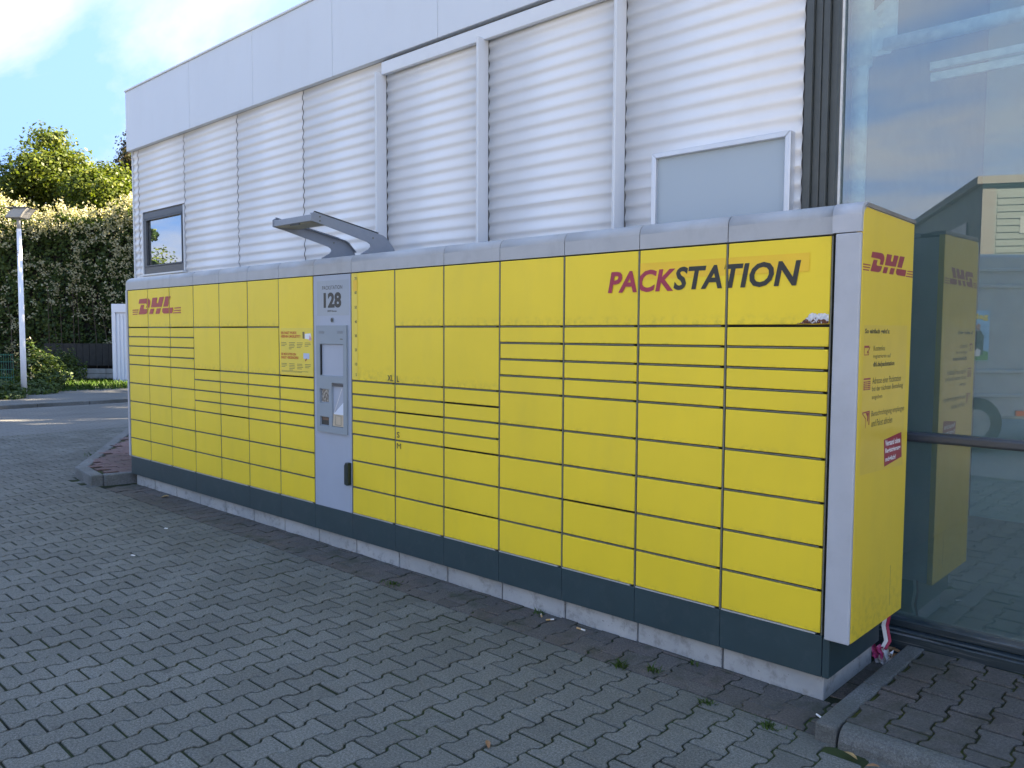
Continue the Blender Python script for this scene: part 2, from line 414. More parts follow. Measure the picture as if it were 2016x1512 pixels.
def leaf_mat(name, cols, trans=0.35, rough=0.5):
    k = M_(name)
    geo = k.n('ShaderNodeNewGeometry'); k._pos = geo.outputs['Position']
    r = k.n('ShaderNodeValToRGB'); k.l(geo.outputs['Random Per Island'], r.inputs[0])
    e = r.color_ramp.elements
    e[0].position = 0; e[0].color = (*cols[0], 1); e[1].position = 1; e[1].color = (*cols[-1], 1)
    for i, cc in enumerate(cols[1:-1]):
        q = e.new((i+1)/(len(cols)-1)); q.color = (*cc, 1)
    c = k.mix(k.math('MULTIPLY', k.ramp(k.noise(0.8, 4), 0.4, 0.65), 0.4), r.outputs[0], cols[0])
    k.color(c); k.rough(rough, 0, 0.3)
    tr = k.n('ShaderNodeBsdfTranslucent'); k.l(k.mix(1.0, c, (1.35, 1.4, 0.6), 'MULTIPLY'), tr.inputs[0])
    mxs = k.n('ShaderNodeMixShader'); mxs.inputs[0].default_value = trans
    k.l(k.p.outputs[0], mxs.inputs[1]); k.l(tr.outputs[0], mxs.inputs[2]); k.l(mxs.outputs[0], k.out.inputs[0])
    return k.m


m_leafA = leaf_mat('lime leaves', [(0.035, 0.06, 0.010), (0.07, 0.10, 0.014), (0.10, 0.135, 0.018), (0.14, 0.155, 0.025)], 0.42)
m_leafB = leaf_mat('dark bronze leaves', [(0.022, 0.032, 0.012), (0.035, 0.042, 0.016), (0.06, 0.05, 0.022), (0.10, 0.06, 0.03)], 0.25)
m_leafH = leaf_mat('hedge leaves', [(0.020, 0.044, 0.011), (0.038, 0.072, 0.016), (0.06, 0.098, 0.02), (0.09, 0.125, 0.026)], 0.3)
m_flower = leaf_mat('cream blossom', [(0.28, 0.27, 0.17), (0.38, 0.36, 0.25), (0.45, 0.43, 0.32)], 0.3, 0.7)
m_weed = leaf_mat('weed leaves', [(0.035, 0.075, 0.018), (0.06, 0.12, 0.025), (0.09, 0.15, 0.035)], 0.3)
m_grass = leaf_mat('grass blades', [(0.030, 0.075, 0.014), (0.05, 0.11, 0.02), (0.08, 0.14, 0.03)], 0.3)
m_dryleaf = plain('dry leaf', (0.26, 0.13, 0.06), 0.7, var=0.3, scale=40)
m_dryleaf2 = plain('yellow brown leaf', (0.32, 0.20, 0.08), 0.7, var=0.3, scale=40)
m_filter = plain('cigarette filter', (0.55, 0.33, 0.14), 0.8, var=0.1)
m_paper = plain('cigarette paper', (0.75, 0.72, 0.68), 0.8)


def glass_mat(name, base, tint, ior=1.9, film=0.02):
    k = M_(name); k.nt.nodes.remove(k.p)
    gl = k.n('ShaderNodeBsdfGlossy'); gl.inputs['Roughness'].default_value = 0.0; gl.inputs['Color'].default_value = (0.93, 0.97, 1.0, 1)
    trn = k.n('ShaderNodeBsdfTransparent'); trn.inputs['Color'].default_value = (*tint, 1)
    lw = k.n('ShaderNodeLayerWeight'); lw.inputs['Blend'].default_value = 0.5
    gg = k.n('ShaderNodeNewGeometry')
    f = k.math('ADD', k.math('MULTIPLY', k.math('POWER', lw.outputs['Facing'], 3.0), ior), base, True)
    f = k.math('MULTIPLY', f, k.math('SUBTRACT', 1.0, gg.outputs['Backfacing']))
    ms = k.n('ShaderNodeMixShader'); k.l(f, ms.inputs[0]); k.l(trn.outputs[0], ms.inputs[1]); k.l(gl.outputs[0], ms.inputs[2])
    df = k.n('ShaderNodeBsdfDiffuse'); k.l(k.ramp(k.noise(1.4, 6, 0.6), 0.3, 0.7, (0.30, 0.40, 0.40), (0.42, 0.53, 0.53)), df.inputs['Color'])  # thin dust layer, its teal tone also standing in for haze
    m2_ = k.n('ShaderNodeMixShader'); m2_.inputs[0].default_value = film
    k.l(ms.outputs[0], m2_.inputs[1]); k.l(df.outputs[0], m2_.inputs[2]); k.l(m2_.outputs[0], k.out.inputs[0])
    return k.m


m_glass = glass_mat('solar control glass', 0.26, (0.74, 0.88, 0.88), 0.55, 0.075)
m_winglass = glass_mat('window glass', 0.42, (0.3, 0.34, 0.34), 0.55)


# ------------------------------------------------------------------ ground
def sheet(name, x0, x1, y0, y1, z, mat, parent=None, kind=None):
    b = MB().add([(x0, y0, z), (x1, y0, z), (x1, y1, z), (x0, y1, z)], [(0, 1, 2, 3)])
    o = b.build(name, mat, parent, fix=False)
    if kind: o['kind'] = kind
    return o


sheet('ground', -600, 600, -600, 600, -0.045, m_ground, kind='structure')
road = sheet('road', -17.15, -12.35, -14, 30, -0.004, m_road, kind='structure')

# ---- double-T paving stones
PX, PY = 0.1333, 0.1955
JX, JY = -0.951, -1.276


def bone(l=PY-0.0105, a=0.0755, b=0.0515, rot=0.0):
    h = l/2
    pts = []
    prof = [(-h, a-0.006), (-h+0.006, a), (-0.068, a), (-0.059, a-0.003), (-0.046, b+0.004), (-0.036, b),
            (0.036, b), (0.046, b+0.004), (0.059, a-0.003), (0.068, a), (h-0.006, a), (h, a-0.006)]
    pts = [(x, y) for y, x in prof]+[(-x, y) for y, x in prof[::-1]]
    if rot:
        cs, sn = math.cos(rot), math.sin(rot); pts = [(x*cs-y*sn, x*sn+y*cs) for x, y in pts]
    return pts


def clip_poly(p, axis, val, keep_less):
    o = []
    for i in range(len(p)):
        A, B = p[i], p[(i+1) % len(p)]
        ia = (A[axis] <= val) == keep_less; ib = (B[axis] <= val) == keep_less
        if ia: o.append(A)
        if ia != ib:
            t = (val-A[axis])/(B[axis]-A[axis]); o.append((A[0]+t*(B[0]-A[0]), A[1]+t*(B[1]-A[1])))
    return o


def area(p): return abs(sum(p[i][0]*p[(i+1) % len(p)][1]-p[(i+1) % len(p)][0]*p[i][1] for i in range(len(p))))/2


def stone(mb, poly, z=0.0, tilt=(0, 0), bev=0.003, depth=0.016):
    n = len(poly)
    if n < 3: return
    sgn = sum(poly[i][0]*poly[(i+1) % n][1]-poly[(i+1) % n][0]*poly[i][1] for i in range(n))
    if sgn < 0: poly = poly[::-1]
    cx = sum(q[0] for q in poly)/n; cy = sum(q[1] for q in poly)/n
    ins = []
    for i in range(n):
        a, b, c = Vector(poly[i-1]), Vector(poly[i]), Vector(poly[(i+1) % n])
        e1 = (b-a); e2 = (c-b)
        if e1.length < 1e-6 or e2.length < 1e-6: nn = Vector((cx-b.x, cy-b.y)).normalized()
        else:
            e1.normalize(); e2.normalize(); nn = Vector((-(e1.y+e2.y), e1.x+e2.x))
            nn = nn.normalized() if nn.length > 1e-6 else Vector((0, 0))
        ins.append((b.x+nn.x*bev, b.y+nn.y*bev))
    zf = lambda q, d: z+d+(q[0]-cx)*tilt[0]+(q[1]-cy)*tilt[1]
    vs = [(*q, zf(q, 0)) for q in ins]+[(*q, zf(q, -bev*0.75)) for q in poly]+[(*q, z-depth) for q in poly]
    fs = [tuple(range(n))]
    for r in (0, 1):
        for i in range(n):
            j = (i+1) % n
            fs.append((r*n+i, (r+1)*n+i, (r+1)*n+j, r*n+j))
    mb.add(vs, fs)


def project(P):
    d = Vector(P)-CAM; z = d.dot(fwd)
    return (1008+1600*d.dot(rgt)/z, 756-1600*d.dot(upv)/z, z) if z > 0.1 else None


def in_poly(x, y, P):
    c = False
    for i in range(len(P)):
        (x1, y1), (x2, y2) = P[i-1], P[i]
        if (y1 > y) != (y2 > y) and x < (x2-x1)*(y-y1)/(y2-y1)+x1: c = not c
    return c


paving = sheet('paving', -12.35, 4.58, -5.05, 9.0, -0.0065, m_bed, kind='structure')
ISL = [(-7.15, 0.1), (-7.15, 0.05), (-7.25, -0.38), (-8.06, -0.28), (-8.22, -0.10), (-11.9, 1.98), (-11.9, 9), (-7.15, 9)]
SIDE = [(0.115, 0.9), (0.115, -0.3), (4.5, -0.3), (4.5, 0.9)]
cells = []
for i in range(-90, 42):
    x = JX+i*PX
    for j in range(-25, 60):
        y = JY+PY/2+j*PY+(i % 2)*PY/2
        if not (-12.3 < x < 4.5 and -4.95 < y < 8.6): continue
        if x > -7.2 and y > -0.22: continue
        if in_poly(x, y, ISL) or in_poly(x, y, SIDE): continue
        q = project((x, y, 0))
        cells.append((q[2] if q and 0 <= q[0] <= 2016 and q[1] < 1540 else 1e3, x, y))
cells.sort()
variants = []
for r in range(6):
    b = MB(); stone(b, bone(PY-0.010-random.random()*0.003, 0.0758-random.random()*0.0016, 0.0516-random.random()*0.0014)); variants.append(b.mesh('paving_stone', m_pave, fix=False))
YE = -0.296
cnt = 0; rest = MB()
for d, x, y in cells:
    jit = (random.uniform(-0.0012, 0.0012), random.uniform(-0.0012, 0.0012))
    cutx = x > -7.25 and y+PY/2 > YE+0.01
    if cnt < 300 and d < 900 and not cutx:
        o = link('paving_stone', random.choice(variants), paving, (x+jit[0], y+jit[1], random.uniform(-0.0018, 0.0012)-(0.003 if random.random() < .08 else 0)))
        o.rotation_euler = (random.gauss(0, 0.006), random.gauss(0, 0.006), random.gauss(0, 0.006)+(math.pi if random.random() < .5 else 0))
        cnt += 1
    else:
        p = [(u+x+jit[0], v+y+jit[1]) for u, v in bone(rot=random.gauss(0, 0.006))]
        if cutx: p = clip_poly(p, 1, YE-0.004, True)
        if area(p) > 0.002: stone(rest, p, random.uniform(-0.0018, 0.0012), (random.gauss(0, 0.006), random.gauss(0, 0.006)))
rest.build('paving_stones', m_pave, paving, fix=False)['kind'] = 'stuff'

# ---- worn reddish stones along the foot of the locker
old = MB()
for i in range(-56, 10):
    for j in range(-1, 3):
        x = -0.02+i*0.137+random.uniform(-.006, .006); y = YE+0.095+j*0.196+(i % 2)*0.098+random.uniform(-.006, .006)
        if x < -7.13: continue
        p = [(u+x, v+y) for u, v in bone(PY-0.005, 0.0765, 0.0565, random.gauss(0, 0.028))]
        p = clip_poly(p, 1, YE+0.003, False)
        p = clip_poly(p, 1, 0.0255 if x < 0.02 else 0.72, True) if p else p
        if p: p = clip_poly(p, 0, 0.112, True)
        if p and area(p) > 0.0006: stone(old, p, random.uniform(-0.0025, 0.0015), (random.gauss(0, 0.014), random.gauss(0, 0.014)), 0.004)
for j in range(2, 6):
    for i in range(0, 1):
        x = 0.04+random.uniform(-.01, .01); y = YE+0.095+j*0.196
        p = clip_poly([(u+x, v+y) for u, v in bone(PY-0.008, 0.0745, 0.057, random.gauss(0, 0.05))], 0, 0.112, True)
        p = clip_poly(p, 0, 0.006, False) if p else p
        if p and area(p) > 0.003: stone(old, p, random.uniform(-0.0025, 0.001), (random.gauss(0, 0.014), random.gauss(0, 0.014)), 0.004)
o = old.build('worn_paving_stones', m_pave_old, paving, fix=False); o['kind'] = 'stuff'

# ---- raised pavement by the glass front, right of the locker
rp_ = MB().box(0.20, 4.5, -0.245, 0.748, -0.03, 0.063).build('raised_pavement', m_moss); rp_['kind'] = 'structure'
sv = []
for r in range(3):
    b = MB(); stone(b, bone(PY-0.016, 0.0725, 0.0520)); sv.append(b.mesh('paving_stone', m_pave_side, fix=False))
for i in range(0, 14):
    for j in range(-1, 6):
        x = 0.268+i*PX; y = -0.145+j*PY+(i % 2)*PY/2
        full = -0.236+0.085 < y < 0.742-0.085
        if full and x > 0.26:
            o = link('paving_stone', random.choice(sv), rp_, (x, y, 0.07+random.uniform(-.002, .002)))
            o.rotation_euler = (random.gauss(0, .012), random.gauss(0, .012), random.gauss(0, .015)+(math.pi if random.random() < .5 else 0))
        else:
            p = [(u+x, v+y) for u, v in bone(PY-0.016, 0.0725, 0.0520)]
            p = clip_poly(p, 1, -0.238, False)
            p = clip_poly(p, 1, 0.744, True) if p else p
            if p and area(p) > 0.003:
                b = MB(); stone(b, p, 0.07, (random.gauss(0, .01), random.gauss(0, .01))); b.build('paving_stone', m_pave_side, rp_, fix=False)
for y0, y1 in ((-0.335, 0.16), (0.164, 0.747)):                          # narrow edging running to the glass
    MB().box(0.117, 0.197, y0, y1, -0.04, 0.071).build('edging_stone', m_kerb, rp_, bevel=0.008, seg=2)
for n in range(5):                                                     # rounded front kerb
    x0 = 0.205+n*0.9
    prof = [(-0.335, -0.04), (-0.248, -0.04), (-0.248, 0.071), (-0.285, 0.069), (-0.307, 0.060), (-0.322, 0.044), (-0.331, 0.022)]
    MB().prism(prof, x0, x0+0.893, lambda q, t: (t, q[0], q[1])).build('kerb_stone', m_kerb, rp_, bevel=0.006, seg=2, angle=50)

# ---- red paved island at the far end of the locker
isl = [(-7.12, 9), (-7.22, 0.06), (-7.31, -0.28), (-8.0, -0.19), (-11.8, 2.02), (-11.8, 9)]
ib = MB().prism([(x, y) for x, y in isl], -0.03, 0.093, lambda q, t: (q[0], q[1], t)).build('red_paved_island', m_bed); ib['kind'] = 'structure'
bst = MB(); n_red = 0; redst = []
for i in range(0, 42):
    for j in range(0, 34):
        x = -7.2-i*0.115; y = -0.06+j*0.225+(i % 2)*0.112
        if not in_poly(x-.0, y, [(-7.2, 9), (-7.27, 0.06), (-7.36, -0.20), (-7.95, -0.12), (-11.7, 2.05), (-11.7, 9)]): continue
        redst.append((math.hypot(x-CAM.x, y-CAM.y), x, y))
redst.sort()
rb = []
for r in range(2):
    b = MB(); h, w_ = 0.107, 0.0535
    wob = [(-w_, -h), (-w_-.004, -h*.3), (-w_+.004, h*.3), (-w_, h), (w_, h), (w_+.004, h*.3), (w_-.004, -h*.3), (w_, -h)]
    stone(b, wob[::-1], depth=0.02); rb.append(b.mesh('paving_brick', m_pave_red, fix=False))
for d, x, y in redst[:140]:
    o = link('paving_brick', random.choice(rb), ib, (x, y, 0.108+random.uniform(-.002, .002)))
    o.rotation_euler = (random.gauss(0, .012), random.gauss(0, .012), random.gauss(0, .02))
for d, x, y in redst[140:]:
    stone(bst, [(x-.0535, y-.107), (x+.0535, y-.107), (x+.0535, y+.107), (x-.0535, y+.107)], 0.108)
if bst.v: bst.build('paving_bricks', m_pave_red, ib, fix=False)['kind'] = 'stuff'


def kerb_run(P, w, z, mat, parent, name='kerb_stone', L=0.5):
    P = [Vector((*q, 0)) for q in P]
    for A, B in zip(P[:-1], P[1:]):
        d = (B-A); n = max(1, round(d.length/L)); t = d.normalized(); s = Vector((t.y, -t.x, 0))
        for i in range(n):
            c = A+d*((i+0.5)/n)
            hl = d.length/n/2-0.003
            MB().obox((c.x, c.y, z/2-0.02), t, s, (0, 0, 1), hl, w/2, z/2+0.02).build(name, mat, parent, bevel=0.014, seg=2)


kerb_run([(-7.205, 0.20), (-7.290, -0.235)], 0.10, 0.108, m_kerb2, ib, L=0.45)
kerb_run([(-7.262, -0.298), (-7.98, -0.208)], 0.12, 0.111, m_kerb2, ib, L=0.36)
kerb_run([(-8.0, -0.18), (-11.85, 1.98)], 0.125, 0.108, m_kerb2, ib, L=0.75)

# ---- far side of the road: kerb, pavement, grass
fp = MB().prism([(-17.2, -14), (-17.2, 6.1), (-20.5, 6.1), (-24, 3.2), (-20.2, 1.9), (-18.4, 1.4), (-18.4, -14)], -0.03, 0.06, lambda q, t: (q[0], q[1], t)).build('far_pavement', m_road); fp['kind'] = 'structure'
kerb_run([(-17.12, -8), (-17.12, 6.1)], 0.12, 0.075, m_kerb, fp, L=1.0)
soil = MB().prism([(-17.6, -14), (-18.4, 1.5), (-20.3, 2.1), (-20.4, 6), (-20.4, 25), (-45, 25), (-45, -14)], -0.03, 0.055, lambda q, t: (q[0], q[1], t)).build('verge_soil', plain('verge soil', (0.05, 0.046, 0.03), 0.95, var=0.3, scale=4, bump=0.6, bscale=15)); soil['kind'] = 'structure'


def blades(name, pts, hmin, hmax, wid, mat, lean=0.5, parent=None):
    P = np.asarray(pts, float); n = len(P)
    h = RNG.uniform(hmin, hmax, n); a = RNG.uniform(0, 2*np.pi, n)
    d = np.stack([np.cos(a), np.sin(a), np.zeros(n)], 1); s = np.stack([-np.sin(a), np.cos(a), np.zeros(n)], 1)
    ln = RNG.uniform(0.1, lean, n)[:, None]*h[:, None]
    up_ = np.array([0, 0, 1.0])
    V = np.stack([P-s*wid/2, P+s*wid/2, P+d*ln*0.4+up_*h[:, None]*0.6+s*wid*0.35, P+d*ln+up_*h[:, None], P+d*ln*0.4+up_*h[:, None]*0.6-s*wid*0.35], 1).reshape(-1, 3)
    F = np.arange(n*5).reshape(n, 5)
    base = np.array(wloc(parent)) if parent else np.zeros(3)
    return link(name, np_mesh(name, V-base, F, mat), parent)


gp = np.stack([RNG.uniform(-25.5, -20.5, 9000), RNG.uniform(2.6, 7.2, 9000), np.full(9000, 0.05)], 1)
gp = gp[(gp[:, 1] > 3.1+(-20.5-gp[:, 0])*0.12)]
tag(blades('grass_strip', gp, 0.06, 0.2, 0.016, m_grass, 0.7), 'short green grass strip at the foot of the hedge', 'grass', None, 'stuff')

# ------------------------------------------------------------------ commercial building
BX0, BX1, WY = -8.80, -0.47, 0.75
bld = thing('commercial_building', (-4.5, WY, 0), 'long white corrugated metal building with a glazed right end', 'building')
MB().box(BX0+0.02, BX1, WY+0.022, 14, 0.0, 4.3).build('wall_core', m_core, bld)
MB().box(BX0+0.03, 9.0, 0.80, 14, 4.30, 4.395).build('roof', m_soffit, bld)
PITCH_W, AMP = 0.0868, 0.0064


def corrugated(x0, x1, z0, z1, y, phase=0.0, tilt=0.0):
    n = max(4, int((z1-z0)/PITCH_W*12)); b = MB(); vs = []
    for i in range(n+1):
        z = z0+(z1-z0)*i/n; t = ((z-phase)/PITCH_W) % 1.0
        yy = y-AMP*math.cos(math.pi*t/0.64 if t < 0.64 else math.pi*(1+(t-0.64)/0.36))
        vs += [(x0, yy, z), (x1, yy-tilt, z)]
    nb = len(vs)
    vs += [(x0, v[1]+0.004, v[2]) for v in vs[0:nb:2]]+[(x1, v[1]+0.004, v[2]) for v in vs[1:nb:2]]
    fs = [(2*i, 2*i+1, 2*i+3, 2*i+2) for i in range(n)]
    fs += [(2*i, 2*i+2, nb+i+1, nb+i) for i in range(n)]
    fs += [(2*i+3, 2*i+1, nb+n+1+i, nb+n+1+i+1) for i in range(n)]
    b.add(vs, fs)
    me = b.mesh('wall_sheet', m_wall, wloc(bld), fix=False)
    me.polygons.foreach_set('use_smooth', [i < n for i in range(len(me.polygons))])
    return link('wall_sheet', me, bld)


WIN = (-8.53, -7.475, 2.235, 2.955)
seams = [BX0, -8.645, -7.444, -6.278, -5.093, -3.905, -2.762, -1.594, BX1]
for i in range(len(seams)-1):
    x0, x1 = seams[i]+(0.016 if i in (5, 6, 7) else 0.0055), seams[i+1]-0.0055
    lap = 2.525 if x1 < -3.8 else 2.428
    if i == 1:                                                         # the sheet is cut round the window
        corrugated(x0, x1, WIN[3]+0.012, 3.712, WY, 0, 0.003)
        corrugated(x0, WIN[0]-0.012, 0.1, WIN[3]+0.01, WY)
        corrugated(x0, x1, 0.1, WIN[2]-0.01, WY)
        continue
    corrugated(x0, x1, lap, 3.712, WY, 0, 0.003)
    corrugated(x0, x1, 0.1, lap+0.02, WY+0.0042, 0, 0.003)
# corner trim and inside edge at the left end of the wall
MB().box(BX0-0.004, BX0+0.012, WY-0.012, WY+0.06, 0.0, 3.71).build('corner_trim', m_trim, bld)
corr = MB(); n = int(3.6/PITCH_W*6); vs = []
for i in range(n+1):
    z = 0.1+3.6*i/n; xx = BX0-0.004-AMP*(1-math.cos(2*math.pi*z/PITCH_W))*0.5; vs += [(xx, WY+0.06, z), (xx, 14, z)]
corr.add(vs, [(2*i, 2*i+2, 2*i+3, 2*i+1) for i in range(n)]); corr.build('wall_sheet', m_wall, bld, smooth=True, fix=False)
# fascia
FY, FZ0, FZ1 = 0.69, 3.712, 4.41
fx = [BX0-0.03, -6.92-.25, -5.64-.22, -4.35-.2, -3.06-.16, -1.77-.1, -0.47]
for a, b_ in zip(fx[:-1], fx[1:]):
    MB().box(a+0.002, b_-0.002, FY, FY+0.05, FZ0, FZ1).build('fascia_panel', m_fascia, bld, bevel=0.003)
MB().box(fx[0], fx[0]+0.045, FY+0.052, 14, FZ0, FZ1).build('fascia_panel', m_fascia, bld, bevel=0.003)
MB().box(fx[0]+0.047, fx[-1], FY+0.052, WY+0.03, FZ0+0.001, FZ0+0.02).build('soffit', m_soffit, bld)
MB().box(fx[0]-0.004, fx[-1]+0.01, FY-0.012, FY+0.09, FZ1+0.001, FZ1+0.022).build('coping', m_trim, bld, bevel=0.004)
MB().box(-3.93, BX1, WY-0.006, WY+0.0, 3.688, 3.7115).build('gap_filler', m_gapdark, bld)  # dark strip in the gap above the header
# header strip and vertical fins
MB().box(-3.895, BX1-0.003, 0.698, 0.736, 3.59, 3.686).build('header_strip', m_trim, bld, bevel=0.003)
for fxx, top in ((-3.894, 3.60), (-2.75, 3.60), (-1.582, 3.60)):
    MB().box(fxx-0.012, fxx+0.0, 0.645, WY-0.002, 0.1, top).box(fxx-0.018, fxx-0.0125, 0.643, 0.653, 0.1, top).build('wall_fin', m_trim, bld, bevel=0.0015)
# window
x0, x1, z0, z1 = WIN
w_ = MB()
fr = 0.085
w_.box(x0, x1, WY-0.004, WY+0.05, z1-fr*0.9, z1).box(x0, x1, WY-0.004, WY+0.05, z0, z0+fr)
w_.box(x0, x0+fr*.8, WY-0.004, WY+0.05, z0+fr, z1-fr*0.9).box(x1-fr*0.45, x1, WY-0.004, WY+0.05, z0+fr, z1-fr*0.9)
win = w_.build('window', m_anth, bld, bevel=0.004)
MB().box(x0+fr*.7, x1-fr*.4, WY+0.020, WY+0.026, z0+fr*.95, z1-fr*.85).build('pane', m_winglass, win)
sw = MB(); e = 0.018
sw.box(x0+fr*.8, x1-fr*.45, WY-0.009, WY+0.018, z1-fr*0.9-e, z1-fr*.9-.001).box(x0+fr*.8, x1-fr*.45, WY-0.009, WY+0.018, z0+fr+.001, z0+fr+e)
sw.box(x0+fr*.8+.001, x0+fr*.8+e, WY-0.009, WY+0.018, z0+fr+e, z1-fr*.9-e).box(x1-fr*.45-e, x1-fr*.45-.001, WY-0.009, WY+0.018, z0+fr+e, z1-fr*.9-e)
sw.build('sash', m_anth, win, bevel=0.003)
MB().box(x0-0.028, x0-0.002, WY-0.012, WY+0.03, z0, z1).build('window_jamb', m_trim, win)
MB().box(x1+0.002, x1+0.018, WY-0.012, WY+0.03, z0, z1).build('window_jamb', m_trim, win)
MB().box(x0-0.03, x1+0.03, WY-0.04, WY+0.02, z0-0.02, z0-0.003).build('window_sill', m_trim, win)

# glazed end
GX0, GX1, GY = -0.325, 4.55, 0.86
TOP = 8.8  # unseen height, raised so its shadow covers the van
mu = MB().box(-0.468, -0.43, 0.742, 0.90, 0, TOP).box(-0.429, -0.394, 0.765, 0.90, 0, TOP).box(-0.393, -0.36, 0.775, 0.90, 0, TOP).box(-0.359, GX0, 0.80, 0.90, 0, TOP)
mu.build('mullion', m_mull, bld, bevel=0.003)
MB().box(GX0-0.004, GX0+0.008, 0.846, 0.858, 0.15, TOP).build('glazing_bead', m_zinc, bld)
for a, b_ in ((GX0+0.001, 3.0), (3.06, GX1)):
    MB().box(a, b_, GY, GY+0.008, 0.13, 1.045).build('glass_pane', m_glass, bld)
    MB().box(a, b_, GY, GY+0.008, 1.092, TOP).build('glass_pane', m_glass, bld)
MB().box(3.0, 3.06, 0.80, 0.9, 0.165, TOP).build('mullion', m_mull, bld, bevel=0.003)
MB().box(GX0+0.001, 2.999, 0.815, 0.885, 1.045, 1.091).build('transom', m_anth, bld, bevel=0.012, seg=2)
MB().box(3.061, GX1, 0.815, 0.885, 1.045, 1.091).build('transom', m_anth, bld, bevel=0.012, seg=2)
MB().box(GX0+0.001, GX1, 0.752, 0.90, 0.0, 0.112).box(GX0+0.001, GX1, 0.762, 0.90, 0.1125, 0.127).box(GX0+0.001, GX1, 0.80, 0.90, 0.1275, 0.166).build('glazing_sill', m_sill, bld, bevel=0.005)
MB().box(GX0, GX1, 0.78, 0.92, TOP, TOP+0.3).build('fascia_panel', m_trim, bld)
MB().box(GX1, GX1+0.2, 0.75, 9, 0, TOP+0.3).build('side_wall', m_wall, bld)
# inside the glazed hall
MB().box(-0.46, GX1, 0.91, 8.0, -0.02, 0.05).build('hall_floor', m_intf, bld)
MB().box(-0.465, GX1, 4.2, 4.4, 0, TOP).build('hall_back_wall', m_int, bld)
MB().box(-0.465, GX1, 0.93, 8.2, TOP-0.2, TOP-0.02).build('hall_ceiling', m_int, bld)
MB().box(-0.62, -0.471, 0.93, 8.2, 0, TOP).build('hall_side_wall', m_int, bld)
MB().box(0.72, 0.95, 2.7, 3.0, 0.05, TOP-0.2).build('hall_pillar', plain('hall pillar plaster', (0.42, 0.45, 0.40), 0.7), bld)
cx, cy = -0.385, 1.27
sc = MB().tube([(cx, cy, 0.05), (cx, cy, TOP-0.2)], 0.042, 20).build('steel_column', m_zinc, bld, smooth=True)
MB().tube([(cx, cy, 3.03), (cx, cy, 4.2)], 0.058, 20).build('column_sleeve', m_zinc, sc, smooth=True)
br = MB().prism([(-0.335, 3.07), (-0.335, 3.30), (-0.30, 3.33), (-0.20, 3.40), (-0.20, 3.12), (-0.235, 3.07)], cy-0.006, cy+0.006, lambda q, t: (q[0], t, q[1])).build('bracket', m_zinc, sc)
for bz in (3.11, 3.23):
    MB().tube([(-0.28, cy-0.02, bz), (-0.28, cy-0.006, bz)], 0.017, 6).build('bolt', m_zinc, sc)
MB().tube([(-0.26, cy, 3.12), (GX1, cy, 3.12)], 0.036, 14).build('tube_beam', m_zinc, bld, smooth=True)
MB().tube([(-0.30, cy, 3.28), (0.8, cy+0.25, 4.4)], 0.014, 8).build('brace_rod', m_zinc, bld, smooth=True)
MB().box(-0.15, GX1, cy+0.42, cy+0.44, 3.00, 3.045).box(-0.15, GX1, cy+0.40, cy+0.44, 3.06, 3.10).build('flat_beam', m_zinc, bld)

# ------------------------------------------------------------------ sign board on the wall
sb = thing('sign_board', (-0.92, 0.7, 1.5), 'blank pale blue sign board in an aluminium frame on the white wall', 'sign board')
X0, X1, Z0, Z1 = -1.342, -0.503, 1.55, 2.603
MB().box(X0+0.03, X1-0.03, 0.697, 0.70, Z0+0.03, Z1-0.03).build('sign_sheet', m_board, sb)
f = 0.031
for name, pts in (('top', [(X0, Z1), (X1, Z1), (X1-f, Z1-f), (X0+f, Z1-f)]), ('bottom', [(X0, Z0), (X0+f, Z0+f), (X1-f, Z0+f), (X1, Z0)]),
                  ('l', [(X0, Z0), (X0, Z1), (X0+f, Z1-f), (X0+f, Z0+f)]), ('r', [(X1, Z0), (X1-f, Z0+f), (X1-f, Z1-f), (X1, Z1)])):
    MB().prism(pts, 0.672, 0.7325, lambda q, t: (q[0], t, q[1])).build('frame_bar', m_alu, sb, bevel=0.004)

# ------------------------------------------------------------------ parcel locker
XK = [-7.1565, -6.6787, -6.201, -5.7233, -5.2456, -4.7679, -4.2902, -3.8125, -3.344, -2.8662, -2.3885, -1.9108, -1.4331, -0.9554, -0.4777, 0.0]
U, ZB, ZT = 0.0935, 0.290, 1.973
lk = thing('parcel_locker', (-3.55, 0.3, 0), 'long yellow parcel locker wall with grey caps and numbered terminal', 'parcel locker')
MB().box(XK[0]-0.03, 0.018, 0.022, 0.60, 0.107, 2.05).build('carcass', m_black, lk)
MB().box(XK[0]-0.02, 0.092, 0.602, 0.618, 0.285, 2.055).build('back_panel', m_capb, lk)
LAY = {}
for cidx in range(15):
    if cidx in (0, 1, 2): LAY[cidx] = [4]+[1]*4+[2]*5
    elif cidx in (3, 4, 5): LAY[cidx] = [4, 4]+[1]*4+[2]*3
    elif cidx == 6: LAY[cidx] = [8]+[1]*4+[2]*3
    elif cidx == 7: LAY[cidx] = None
    elif cidx == 8: LAY[cidx] = [8]+[1]*4+[2]*3
    elif cidx in (9, 10): LAY[cidx] = [4, 4]+[1]*4+[2]*3
    else: LAY[cidx] = [4]+[1]*4+[2]*5
DARKGAP = {(0, 4), (2, 4), (4, 4), (6, 8), (3, 8), (4, 12), (9, 10), (10, 9), (10, 12), (10, 16), (12, 14), (14, 4)}
door_cache = {}


def door_mesh(w, h):
    key = (round(w, 3), round(h, 3))
    if key not in door_cache:
        b = MB().box(-w/2, w/2, 0, 0.018, -h/2, h/2)
        door_cache[key] = b.mesh('door', m_yellow, bevel=0.0032, seg=2)
    return door_cache[key]


